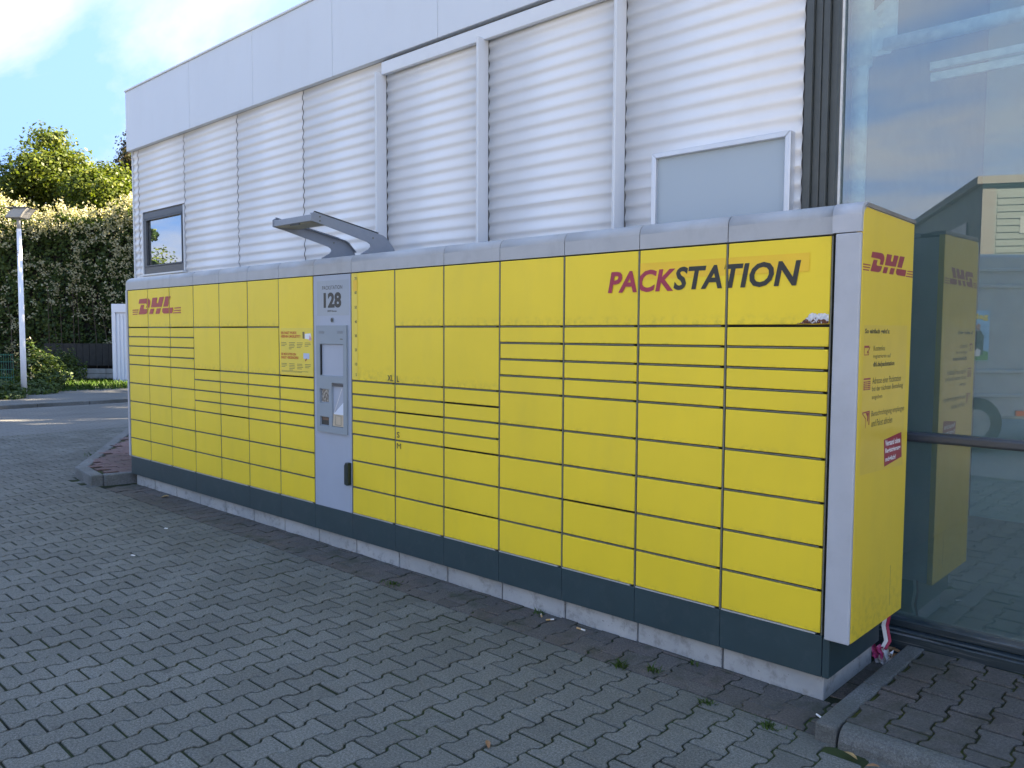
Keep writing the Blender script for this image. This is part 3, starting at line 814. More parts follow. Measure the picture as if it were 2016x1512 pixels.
doors = {}
for ci in range(15):
    xa, xb = XK[ci], XK[ci+1]
    # grey post strip at the left of the column and rails behind the horizontal gaps
    fr_ = MB()
    fr_.box(xa-0.0065, xa+0.0015, 0.0035, 0.022, ZB-0.004, ZT-0.004)
    if LAY[ci]:
        r = 0
        for hgt in LAY[ci]:
            r += hgt
            zc = ZT-r*U
            if r < 18:
                if (ci, r) not in DARKGAP: fr_.box(xa+0.006, xb-0.026, 0.002, 0.0215, zc-0.0032, zc+0.0028)
        fr_.cur = 1
        fr_.box(xa+0.006, xb-0.028, -0.0015, 0.0215, ZB-0.004, ZB+0.0025)
    fr_.build('column_frame', [m_rail, m_lip], lk)
    if not LAY[ci]: continue
    r = 0
    for hgt in LAY[ci]:
        zt = ZT-r*U-(0.0045 if r == 0 else 0.0058); r += hgt
        zb_ = ZT-r*U+(0.0058 if r < 18 else 0.0045)
        dx0, dx1 = xa+0.0065, xb-0.0075
        o = link('door', door_mesh(dx1-dx0, zt-zb_), lk, ((dx0+dx1)/2, random.uniform(-0.0009, 0.0009), (zt+zb_)/2))
        o.rotation_euler = (random.gauss(0, 0.002), random.gauss(0, 0.0008), random.gauss(0, 0.0028))
        doors[(ci, r-hgt)] = (o, dx0, dx1, zb_, zt)
MB().box(-0.006, 0.0, 0.0035, 0.022, ZB-0.004, ZT-0.004).build('column_frame', m_rail, lk)

# ---- rounded grey cap, one panel per seam
R = 0.052
arc = [(0.002, 1.9765)]+[(0.002+R-R*math.cos(a), 2.047+R*math.sin(a)) for a in [math.radians(10*i) for i in range(10)]]
capprof = arc+[(0.30, 2.094), (0.615, 2.082), (0.615, 2.06), (0.03, 2.04), (0.03, 1.9765)]
LINER = True
capx = [XK[i] for i in (2, 3, 4, 5, 6, 7, 8, 10, 11, 12, 13, 14, 15)]
LX = XK[0]-0.045
ends = [XK[2]]+capx[1:]


def cap_piece(x0, x1, name='cap_panel', mat=None, dy=0.0):
    b = MB().prism(capprof, x0+0.0022, x1-0.0022, lambda q, t: (t, q[0]+dy, q[1]))
    me = b.mesh(name, mat or m_cap, wloc(lk), fix=True)
    for p in me.polygons:
        if abs(p.normal.x) < 0.5: p.use_smooth = abs(p.normal.z) > 0.02
    o = link(name, me, lk); return o


MB().prism([(0.007, 1.978)]+[(y+0.004 if y < 0.2 else y, z-0.004) for y, z in arc[1:]]+[(0.30, 2.089), (0.6, 2.078), (0.6, 2.0), (0.04, 2.0)], XK[0], 0.119, lambda q, t: (t, q[0], q[1])).build('seam_dark_liner', m_black, lk)  # black sheet added under the caps so their seams look dark
prev = XK[2]
for x in capx[1:]:
    cap_piece(prev, x); prev = x
cap_piece(XK[15]+0.001, 0.122, 'corner_cap', m_capb, -0.022)
# left end cap with rounded shoulder (lathe-like blend in x)
b = MB(); rows = []
xs = [(XK[2]-0.0016, 0.0), (LX+0.07, 0.0)]+[(LX+0.07-0.07*math.sin(math.radians(a)), 0.07*(1-math.cos(math.radians(a)))) for a in (15, 30, 45, 60, 75, 90)]
for x, drop in xs:
    rows.append([(x, max(y, 0.002), min(z, 2.10-drop) if z > 2.0 else z) for y, z in capprof])
n = len(capprof); vs = [q for rr_ in rows for q in rr_]
fs = [(i*n+k_, i*n+(k_+1) % n, (i+1)*n+(k_+1) % n, (i+1)*n+k_) for i in range(len(rows)-1) for k_ in range(n)]
fs += [tuple(range(n)), tuple(range((len(rows)-1)*n, len(rows)*n))[::-1]]
b.add(vs, fs); me = b.mesh('corner_cap', m_cap, wloc(lk)); link('corner_cap', me, lk)
# lifting lugs on top
for ci in range(14):
    if ci == 7: continue
    x = XK[ci]+0.30+random.uniform(-0.03, 0.03)
    MB().box(x, x+0.055, 0.13, 0.165, 2.099, 2.108).build('lifting_lug', m_rail, lk)

# ---- end posts, side panel
MB().box(0.0165, 0.1205, -0.02, -0.0015, 0.279, 1.973).build('corner_post', m_capb, lk, bevel=0.006, seg=2)
MB().box(LX, XK[0]-0.011, -0.006, 0.03, 0.285, 1.975).build('corner_post', m_capb, lk, bevel=0.006, seg=2)
sp = [(-0.0015, 0.281), (-0.0015, 2.04), (0.010, 2.064), (0.034, 2.077), (0.621, 2.066), (0.621, 0.279)]
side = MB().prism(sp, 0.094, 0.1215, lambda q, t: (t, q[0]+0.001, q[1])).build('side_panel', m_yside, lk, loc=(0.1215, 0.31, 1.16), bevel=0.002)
MB().prism([(0.01, 2.077), (0.04, 2.095), (0.63, 2.083), (0.63, 2.0685), (0.04, 2.0785)], 0.06, 0.126, lambda q, t: (t, q[0], q[1])).build('roof_edge', plain('weathered roof edge', (0.22, 0.21, 0.19), 0.6, var=0.2), lk)
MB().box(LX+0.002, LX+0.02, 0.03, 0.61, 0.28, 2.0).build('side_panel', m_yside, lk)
# ---- petrol base and concrete plinth
bs = [XK[0], XK[3], XK[7], XK[8], XK[9], XK[10], XK[11], XK[12], XK[13], XK[14], XK[15]+0.004]
bs = [XK[0]-0.002]+[XK[3], XK[5], XK[6], XK[7], XK[8], XK[9], XK[10], XK[11], XK[12], XK[13], XK[14], 0.003]
for a, c_ in zip(bs[:-1], bs[1:]):
    MB().box(a+0.001, c_-0.001, 0.0, 0.02, 0.106, 0.2835).build('base_panel', m_base, lk, bevel=0.0015)
MB().box(0.0045, 0.034, 0.001, 0.60, 0.106, 0.277).build('base_panel', m_base, lk, bevel=0.002)
MB().box(XK[0]-0.0, XK[0]+0.005, 0.021, 0.6, 0.106, 0.28).build('base_panel', m_base, lk)
for i in range(15):
    a, c_ = XK[i]+(0.05 if i == 0 else 0.007), XK[i+1]+(0.004 if i == 14 else -0.002)
    MB().box(a, c_, 0.03+random.uniform(-.002, .002), 0.60, -0.03, 0.1045).build('plinth_block', m_concrete, lk, bevel=0.006, seg=2)


# ------------------------------------------------------------------ lettering
def text_bm(s, size=1.0, shear=0.0, offset=0.0, spacing=1.0, res=3):
    cu = bpy.data.curves.new('lettering', 'FONT'); cu.body = s; cu.size = size; cu.shear = shear
    cu.offset = offset; cu.resolution_u = res; cu.space_character = spacing; cu.fill_mode = 'BOTH'
    o = bpy.data.objects.new('lettering', cu); COL.objects.link(o)
    bpy.context.view_layer.update()
    me = bpy.data.meshes.new_from_object(o.evaluated_get(bpy.context.evaluated_depsgraph_get()))
    bpy.data.objects.remove(o); bpy.data.curves.remove(cu)
    V = np.array([v.co[:2] for v in me.vertices]); F = [tuple(p.vertices) for p in me.polygons]
    bpy.data.meshes.remove(me)
    return V, F


def fit(V, x0, x1, z0, z1):
    lo, hi = V.min(0), V.max(0)
    return np.stack([x0+(V[:, 0]-lo[0])/(hi[0]-lo[0])*(x1-x0), z0+(V[:, 1]-lo[1])/(hi[1]-lo[1])*(z1-z0)], 1)


def flat_piece(name, P2, F, mat, parent, mapf, clip=None, thick=None):
    """flat printed shape: 2-D points mapped to 3-D by mapf; clip=(axis value range in the first 2-D coord)"""
    bm = bmesh.new()
    vs = [bm.verts.new((q[0], q[1], 0)) for q in P2]
    for f_ in F:
        try: bm.faces.new([vs[i] for i in f_])
        except ValueError: pass
    if clip:
        for val, nx in ((clip[0], -1), (clip[1], 1)):
            bmesh.ops.bisect_plane(bm, geom=bm.verts[:]+bm.edges[:]+bm.faces[:], plane_co=(val, 0, 0), plane_no=(nx, 0, 0), clear_outer=True)
        if not bm.faces: bm.free(); return None
    base = wloc(parent)
    for v in bm.verts: v.co = Vector(mapf(v.co.x, v.co.y))-base
    me = bpy.data.meshes.new(name); bm.to_mesh(me); bm.free(); me.materials.append(mat); me.update()
    return link(name, me, parent)


def front(y): return lambda a, b_: (a, y, b_)


def on_door(name, P2, F, mat, keys, y=-0.0022):
    for kk in keys:
        o, dx0, dx1, za, zb2 = doors[kk]
        flat_piece(name, P2, F, mat, o, front(y), (dx0+0.001, dx1-0.001))


def rect(x0, x1, z0, z1): return np.array([(x0, z0), (x1, z0), (x1, z1), (x0, z1)]), [(0, 1, 2, 3)]


# orange tape strip and the long name across the three right-hand doors
on_door('orange_tape', *rect(-0.947, -0.0966, 1.8275, 1.9065), m_orange, [(13, 0), (14, 0)], -0.0019)
SH = 0.19
Va, Fa = text_bm('PACK', 1, SH, 0.030, 1.02); on_door('red_lettering', fit(Va, -1.141, -0.747, 1.7655, 1.8735), Fa, m_red2, [(12, 0), (13, 0)], -0.0026)
Va, Fa = text_bm('STATION', 1, SH, 0.030, 1.02); on_door('black_lettering', fit(Va, -0.7555, -0.1326, 1.7690, 1.8785), Fa, m_ink, [(13, 0), (14, 0)], -0.0026)

LOGO = [
    [(287, 570), (303, 495), (436, 487), (458, 491), (474, 505), (484, 528), (486, 560), (467, 637), (413, 640), (427, 592), (424, 577), (413, 570)],
    [(325, 592), (383, 590), (370, 640), (372, 652), (384, 660), (455, 655), (448, 685), (437, 712), (420, 732), (398, 742), (282, 745)],
    [(525, 482), (605, 480), (590, 550), (592, 566), (604, 573), (616, 566), (622, 548), (640, 478), (715, 473), (672, 630), (495, 635)],
    [(487, 658), (552, 655), (525, 740), (462, 742)], [(590, 655), (660, 652), (635, 738), (568, 740)],
    [(738, 472), (822, 468), (775, 628), (697, 630)],
    [(688, 650), (858, 645), (840, 735), (712, 737), (692, 730), (680, 712), (679, 690)],
    [(180, 665), (285, 663), (280, 679), (180, 681)], [(180, 699), (278, 697), (273, 712), (180, 714)], [(180, 733), (268, 731), (262, 746), (180, 748)],
    [(880, 648), (978, 643), (978, 660), (873, 663)], [(868, 685), (978, 681), (978, 697), (863, 699)], [(858, 721), (978, 717), (978, 734), (853, 737)]]


def logo_pts(ax0, ax1, bz, hz):
    P, F = [], []
    for poly in LOGO:
        s = len(P)
        for px_, py_ in poly:
            t = (px_-178)/800; yb = 745-10*t
            P.append((ax0+(ax1-ax0)*t+0.018*(ax1-ax0)*t*(1-t)*2, bz+(yb-py_)/250*hz))
        F.append(tuple(range(s, s+len(poly)))[::-1])
    return np.array(P), F


LP, LF = logo_pts(-7.037, -5.961, 1.7285, 0.150)
# convex-safe: let bmesh triangulate the concave letters
def tri(P2, F):
    bm = bmesh.new(); vs = [bm.verts.new((q[0], q[1], 0)) for q in P2]
    fs = [bm.faces.new([vs[i] for i in f_]) for f_ in F]
    bm.verts.index_update(); bm.normal_update()
    bmesh.ops.triangulate(bm, faces=fs, ngon_method='EAR_CLIP'); bm.verts.index_update()
    FF = [tuple(v.index for v in f_.verts) for f_ in bm.faces]; bm.free(); return FF


on_door('red_logo', LP, tri(LP, LF), m_red, [(0, 0), (1, 0), (2, 0)], -0.0026)
sidef = lambda a, b_: (0.1222, a, b_)
SP, SF = logo_pts(0.0025, 0.6178, 1.8235, 0.0805)
flat_piece('red_logo', SP, tri(SP, SF), m_redd, side, sidef)

# size letters
for s, x0, x1, z0, z1, key in (('XL', -2.9415, -2.8785, 1.2405, 1.2805, (8, 0)), ('L', -2.8428, -2.8205, 1.2392, 1.279, (9, 4)),
                               ('S', -2.8433, -2.8167, 0.8715, 0.910, (9, 11)), ('M', -2.8437, -2.8022, 0.7995, 0.8350, (9, 12))):
    Va, Fa = text_bm(s, 1, 0, 0.0 if s == 'M' else 0.012); on_door('size_letter', fit(Va, x0, x1, z0, z1), Fa, m_ink, [key], -0.0026)
# height ruler on the XL door
on_door('ruler_strip', *rect(-3.335, -3.268, 1.235, 1.966), m_poster, [(8, 0)], -0.0019)
on_door('ruler_patch', *rect(-3.316, -3.270, 1.845, 1.92), m_orange, [(8, 0)], -0.0024)
for s, z in (('70', 1.931), ('60', 1.835), ('50', 1.734), ('40', 1.635), ('30', 1.538), ('20', 1.4406), ('10', 1.342), ('5', 1.269)):
    Va, Fa = text_bm(s, 1, 0, 0.015); hw = 0.012 if len(s) == 2 else 0.006
    on_door('ruler_number', fit(Va, -3.287-hw, -3.287+hw, z-0.010, z+0.010), Fa, m_ink, [(8, 0)], -0.0026)

# notice poster on the tall door left of the terminal
dk = (6, 0)
on_door('poster', *rect(-4.262, -3.823, 1.2375, 1.592), m_poster, [dk], -0.0019)
for s, x0, x1, z0, z1 in (('IHR PAKET WURDE', -4.2545, -4.038, 1.545, 1.566), ('HIERHIN UMGELEITET?', -4.2555, -3.985, 1.518, 1.5395),
                          ('SIE MÖCHTEN EIN', -4.2555, -4.048, 1.3835, 1.407), ('PAKET VERSENDEN?', -4.2565, -4.014, 1.3565, 1.378)):
    Va, Fa = text_bm(s, 1, 0, 0.035); on_door('poster_heading', fit(Va, x0, x1, z0, z1), Fa, m_ptext, [dk], -0.0026)
P, F = [], []
for ztop in (1.4785, 1.318):
    for cx_, nl in ((-4.2525, 3), (-4.1435, 5), (-4.034, 4), (-3.927, 3)):
        for q in range(nl):
            wd_ = 0.085*(random.uniform(0.8, 1) if q < nl-1 else random.uniform(.4, .8)); zz_ = ztop-q*0.0118
            s0 = len(P); P += [(cx_, zz_), (cx_+wd_, zz_), (cx_+wd_, zz_+0.0042), (cx_, zz_+0.0042)]; F.append((s0, s0+1, s0+2, s0+3))
for q, (a, b2) in enumerate(((-4.252, -3.885), (-4.252, -3.97))):
    s0 = len(P); zz_ = 1.264-q*0.007; P += [(a, zz_), (b2, zz_), (b2, zz_+0.003), (a, zz_+0.003)]; F.append((s0, s0+1, s0+2, s0+3))
on_door('poster_small_print', np.array(P), F, m_pline, [dk], -0.0026)
on_door('poster_picture', np.array([(-3.925, 1.513), (-3.858, 1.507), (-3.838, 1.518), (-3.85, 1.553), (-3.925, 1.548)]), [(0, 1, 2, 3, 4)], m_white, [dk], -0.0026)
on_door('poster_picture', np.array([(-3.955, 1.512), (-3.929, 1.512), (-3.929, 1.563), (-3.957, 1.563)]), [(0, 1, 2, 3)], m_pline, [dk], -0.0024)
on_door('poster_picture', np.array([(-3.872, 1.500), (-3.838, 1.500), (-3.840, 1.518), (-3.858, 1.540)]), [(0, 1, 2, 3)], m_pink, [dk], -0.0030)
on_door('poster_picture', np.array([(-3.947, 1.362), (-3.868, 1.362), (-3.868, 1.404), (-3.947, 1.404)]), [(0, 1, 2, 3)], m_blueprint, [dk], -0.0026)
on_door('poster_picture', np.array([(-3.928, 1.341), (-3.905, 1.352), (-3.902, 1.366), (-3.915, 1.364)]), [(0, 1, 2, 3)], m_redd, [dk], -0.0030)

# torn paint with rust on the last upper door
k = M_('rusted bare patch')
geo = k.n('ShaderNodeNewGeometry'); k._pos = geo.outputs['Position']
spz = k.n('ShaderNodeSeparateXYZ'); k.l(k.pos(), spz.inputs[0])
hgt = k.math('MULTIPLY', k.math('SUBTRACT', 1.655, spz.outputs['Z']), 9.0)
fac = k.ramp(k.math('ADD', k.noise(55, 5, 0.7), k.math('SUBTRACT', hgt, 0.27)), 0.50, 0.56)
k.color(k.mix(fac, k.ramp(k.noise(90, 3), 0.4, 0.6, (0.52, 0.54, 0.58), (0.72, 0.72, 0.72)), k.ramp(k.noise(120, 4), 0.35, 0.65, (0.06, 0.018, 0.010), (0.17, 0.055, 0.025))))
k.rough(0.8); m_rust = k.m
base_pts = [(-0.145, 1.6075), (-0.128, 1.613), (-0.114, 1.624), (-0.097, 1.634), (-0.093, 1.645), (-0.082, 1.653), (-0.070, 1.650), (-0.060, 1.646), (-0.052, 1.652), (-0.040, 1.651), (-0.026, 1.652), (-0.016, 1.646), (-0.0085, 1.645), (-0.0085, 1.6075)]
P = []
for a, b2 in zip(base_pts[:-1], base_pts[1:]):
    P.append(a)
    for t in (0.33, 0.66):
        if a[0] < -0.01 and b2[1] > 1.608: P.append((a[0]+(b2[0]-a[0])*t+random.uniform(-.002, .002), a[1]+(b2[1]-a[1])*t+random.uniform(-.003, .0035)))
P.append(base_pts[-1]); P = np.array(P)
on_door('paint_damage', P, tri(P, [tuple(range(len(P)))]), m_rust, [(14, 0)], -0.0022)
doors[(14, 0)][0]['label'] = 'upper door with peeled paint and rust in its lower corner'
doors[(6, 0)][0]['label'] = 'tall door with a printed notice on its lower half'
doors[(8, 0)][0]['label'] = 'tall door with a height ruler down its left edge'

# decal texts on the end panel
flat_piece('decal_film', np.array([(0.0355, 1.6015), (0.5705, 1.605), (0.5705, 0.967), (0.038, 0.982)]), [(0, 1, 2, 3)], m_decal, side, lambda a, b_: (0.1219, a, b_))


def stext(s, y0, y1, z0, z1, off=0.0, mat=None, name='decal_text', x=0.1223):
    Va, Fa = text_bm(s, 1, 0, off, res=2)
    flat_piece(name, fit(Va, y0, y1, z0, z1), Fa, mat or m_ink, side, lambda a, b_: (x, a, b_))


stext("So einfach geht's:", 0.049, 0.339, 1.562, 1.5885, 0.03)
stext('Kostenlos', 0.152, 0.288, 1.4955, 1.5175)
stext('registrieren auf', 0.152, 0.362, 1.4595, 1.4815)
stext('dhl.de/packstation', 0.1525, 0.4125, 1.4225, 1.4495, 0.03)
stext('Adresse einer Packstation', 0.1495, 0.505, 1.356, 1.3835)
stext('bei der nächsten Bestellung', 0.1503, 0.5335, 1.3185, 1.3475)
stext('angeben', 0.1497, 0.2735, 1.286, 1.3095)
stext('Benachrichtigung empfangen', 0.1513, 0.5635, 1.2115, 1.243)
stext('und Paket abholen', 0.1542, 0.41, 1.1745, 1.2035)
SQ = np.array([(0.3125, 1.105), (0.5375, 1.1215), (0.5520, 1.0065), (0.3275, 0.9855)])
flat_piece('red_sticker', SQ, [(0, 1, 2, 3)], m_redd, side, lambda a, b_: (0.1223, a, b_))
stext('Versand ohne', 0.330, 0.524, 1.0745, 1.101, 0.03, m_white, 'sticker_text', 0.1227)
stext('Registrierung', 0.334, 0.5295, 1.0375, 1.0655, 0.03, m_white, 'sticker_text', 0.1227)
stext('möglich!', 0.338, 0.470, 1.000, 1.0275, 0.03, m_white, 'sticker_text', 0.1227)


def srects(L, mat=None):
    P, F = [], []
    for y0, y1, z0, z1 in L:
        s0 = len(P); P += [(y0, z0), (y1, z0), (y1, z1), (y0, z1)]; F.append((s0, s0+1, s0+2, s0+3))
    flat_piece('decal_icon', np.array(P), F, mat or m_redd, side, lambda a, b_: (0.1223, a, b_))


srects([(0.046, 0.100, 1.5085, 1.5175), (0.046, 0.050, 1.478, 1.5085), (0.050, 0.100, 1.478, 1.481), (0.096, 0.100, 1.481, 1.491)])
P = np.array([(0.076, 1.492), (0.086, 1.483), (0.112, 1.512), (0.106, 1.514), (0.087, 1.492), (0.080, 1.498)])
flat_piece('decal_icon', P, tri(P, [tuple(range(6))]), m_redd, side, lambda a, b_: (0.1225, a, b_))
ic = [(0.050, 0.128, 1.3765, 1.383)]
for q in range(5):
    zz_ = 1.370-q*0.0078
    ic += [(0.050, 0.072, zz_-.005, zz_), (0.075, 0.083, zz_-.005, zz_), (0.086, 0.094, zz_-.005, zz_), (0.097, 0.128, zz_-.005, zz_)]
srects(ic)
P = np.array([(0.047, 1.243), (0.130, 1.246), (0.130, 1.186), (0.120, 1.186), (0.120, 1.240), (0.052, 1.238), (0.088, 1.216), (0.088, 1.175), (0.084, 1.176), (0.084, 1.213), (0.047, 1.236)])
flat_piece('decal_icon', P, tri(P, [tuple(range(len(P)))]), m_redd, side, lambda a, b_: (0.1223, a, b_))
P = np.array([(0.085, 1.238), (0.118, 1.238), (0.112, 1.205), (0.100, 1.198), (0.104, 1.222)])
flat_piece('decal_icon', P, tri(P, [tuple(range(5))]), m_redd, side, lambda a, b_: (0.1226, a, b_))
MB().box(0.1216, 0.1222, 0.455, 0.457, 0.335, 0.52).build('scratch', m_rail, side)

# ------------------------------------------------------------------ terminal
TX0, TX1 = XK[7]+0.006, XK[8]-0.0075
term = MB().box(TX0, TX1, 0.0, 0.02, 0.2855, 1.9685).build('terminal', m_term, lk, bevel=0.003, seg=2)
flat_piece('name_plate', *rect(-3.762, -3.368, 1.680, 1.930), m_plate, term, front(-0.0008))
for s, x0, x1, z0, z1, off, nm in (('PACKSTATION', -3.692, -3.446, 1.866, 1.893, 0.0, 'plate_text'), ('28329 Bremen', -3.631, -3.5155, 1.7065, 1.7195, 0.02, 'plate_text'),
                                   ('128', -3.677, -3.459, 1.735, 1.845, 0.045, 'plate_number')):
    Va, Fa = text_bm(s, 1, 0, off, 1.0, 4); flat_piece(nm, fit(Va, x0, x1, z0, z1), Fa, m_ink, term, front(-0.0014))
MB().tube([(-3.57, -0.004, 1.648), (-3.57, 0.0, 1.648)], 0.020, 16).build('camera_ring', m_bezel, term)
MB().tube([(-3.57, -0.006, 1.648), (-3.57, -0.004, 1.648)], 0.0145, 16).build('camera_lens', m_dark, term)


def plate_holes(x0, x1, z0, z1, y, yb, holes):
    xs = sorted({x0, x1}|{h[0] for h in holes}|{h[1] for h in holes}); zs = sorted({z0, z1}|{h[2] for h in holes}|{h[3] for h in holes})
    b = MB()
    inside = lambda a, c_: any(h[0] < a < h[1] and h[2] < c_ < h[3] for h in holes)
    for i in range(len(xs)-1):
        for j in range(len(zs)-1):
            if not inside((xs[i]+xs[i+1])/2, (zs[j]+zs[j+1])/2):
                b.add([(xs[i], y, zs[j]), (xs[i+1], y, zs[j]), (xs[i+1], y, zs[j+1]), (xs[i], y, zs[j+1])], [(0, 1, 2, 3)])
    def walls(h, d0, d1, e):
        # sloping reveal: opening at the face grows by e
        a = [(h[0], h[2]), (h[1], h[2]), (h[1], h[3]), (h[0], h[3])]; s_ = [(1, 1), (-1, 1), (-1, -1), (1, -1)]
        v = [(p[0], d0, p[1]) for p in a]+[(p[0]+q[0]*e, d1, p[1]+q[1]*e) for p, q in zip(a, s_)]
        b.add(v, [(i, (i+1) % 4, 4+(i+1) % 4, 4+i) for i in range(4)])
    for h in holes: walls(h, y, yb, 0.006)
    walls((x0, x1, z0, z1), y, 0.0, -0.0)
    return b


holes = [(-3.714, -3.425, 1.247, 1.478), (-3.720, -3.604, 1.050, 1.153), (-3.720, -3.604, 0.883, 0.953), (-3.569, -3.426, 0.885, 1.200)]
pan = plate_holes(-3.757, -3.386, 0.838, 1.610, -0.014, 0.012, holes).build('control_panel', m_bezel, term, fix=False)
MB().add([(-3.708, 0.0, 1.253), (-3.431, 0.0, 1.253), (-3.431, 0.002, 1.472), (-3.708, 0.002, 1.472)], [(0, 1, 2, 3)]).build('screen', m_screen, term, fix=False)
MB().add([(-3.7, -0.0005, 1.262), (-3.44, -0.0005, 1.262), (-3.44, -0.0005, 1.262), (-3.7, -0.0005, 1.262)], [(0, 1, 2, 3)])
MB().box(-3.708, -3.704, -0.012, -0.001, 1.253, 1.472).build('screen_seal', m_black, term)
k = M_('scanner window'); k.color(k.ramp(k.noise(120, 4, 0.7, stretch=(1, 1, 0.4)), 0.45, 0.62, (0.05, 0.05, 0.05), (0.42, 0.42, 0.40))); k.rough(0.2)
MB().add([(-3.714, -0.001, 1.056), (-3.610, -0.001, 1.056), (-3.610, -0.001, 1.147), (-3.714, -0.001, 1.147)], [(0, 1, 2, 3)]).build('scanner_window', k.m, term, fix=False)
MB().add([(-3.714, -0.001, 0.889), (-3.610, -0.001, 0.889), (-3.610, -0.001, 0.947), (-3.714, -0.001, 0.947)], [(0, 1, 2, 3)]).build('card_slot', m_dark, term, fix=False)
MB().box(-3.70, -3.624, -0.004, -0.002, 0.925, 0.944).build('card_slot_label', plain('slot label', (0.16, 0.09, 0.06), 0.5), term)
# scanner bay: recessed pocket with sloping ledge and printed label
bay = MB().box(-3.563, -3.432, -0.0012, -0.0004, 0.891, 1.194).build('bay_back', m_term, term)
MB().add([(-3.5625, -0.002, 0.985), (-3.4325, -0.002, 0.985), (-3.4325, -0.010, 0.891), (-3.5625, -0.010, 0.891)], [(0, 1, 2, 3)]).build('bay_label', m_beigeprint, term, fix=False)
P = np.array([(-3.545, 0.987), (-3.433, 0.987), (-3.433, 1.070)]); flat_piece('bay_ledge', P, [(0, 1, 2)], plain('pale ledge', (0.62, 0.70, 0.80), 0.3), term, front(-0.0035))
P = np.array([(-3.556, 0.975), (-3.433, 0.975), (-3.433, 0.987), (-3.556, 0.987)]); flat_piece('bay_ledge', P, [(0, 1, 2, 3)], plain('pale ledge edge', (0.70, 0.76, 0.84), 0.3), term, front(-0.0038))
P = np.array([(-3.553, 0.99), (-3.546, 0.99), (-3.452, 1.165), (-3.459, 1.165)]); flat_piece('bay_guide', P, [(0, 1, 2, 3)], m_alu, term, front(-0.0032))
for a in ((-3.528, -3.457, 0.900, 0.9025), (-3.528, -3.457, 0.966, 0.9685), (-3.528, -3.525, 0.9025, 0.966), (-3.460, -3.457, 0.9025, 0.966)):
    MB().box(a[0], a[1], -0.0115, -0.0108, a[2], a[3]).build('label_line', m_rail, term)
MB().box(-3.5628, -3.4322, -0.011, -0.0012, 1.176, 1.1945).build('bay_hood', m_anth, term)
for x0 in (-3.722, -3.494):
    g_ = MB()
    for q in range(4): g_.box(x0, x0+0.066, -0.0155, -0.0142, 1.5525+q*0.005, 1.555+q*0.005)
    g_.build('speaker_grille', plain('grille', (0.19, 0.22, 0.25), 0.6), term)
MB().box(-3.458, -3.428, -0.0152, -0.0143, 1.509, 1.517).build('status_lamp', m_rail, term)
# lower door handle
hp = [(-3.400, 0.489), (-3.400, 0.625), (-3.383, 0.648), (-3.352, 0.646), (-3.352, 0.489), (-3.372, 0.483)]
MB().prism(hp, -0.034, 0.0, lambda q, t: (q[0], t, q[1])).build('terminal_handle', plain('dark green handle', (0.012, 0.025, 0.024), 0.35), term, bevel=0.006, seg=2)

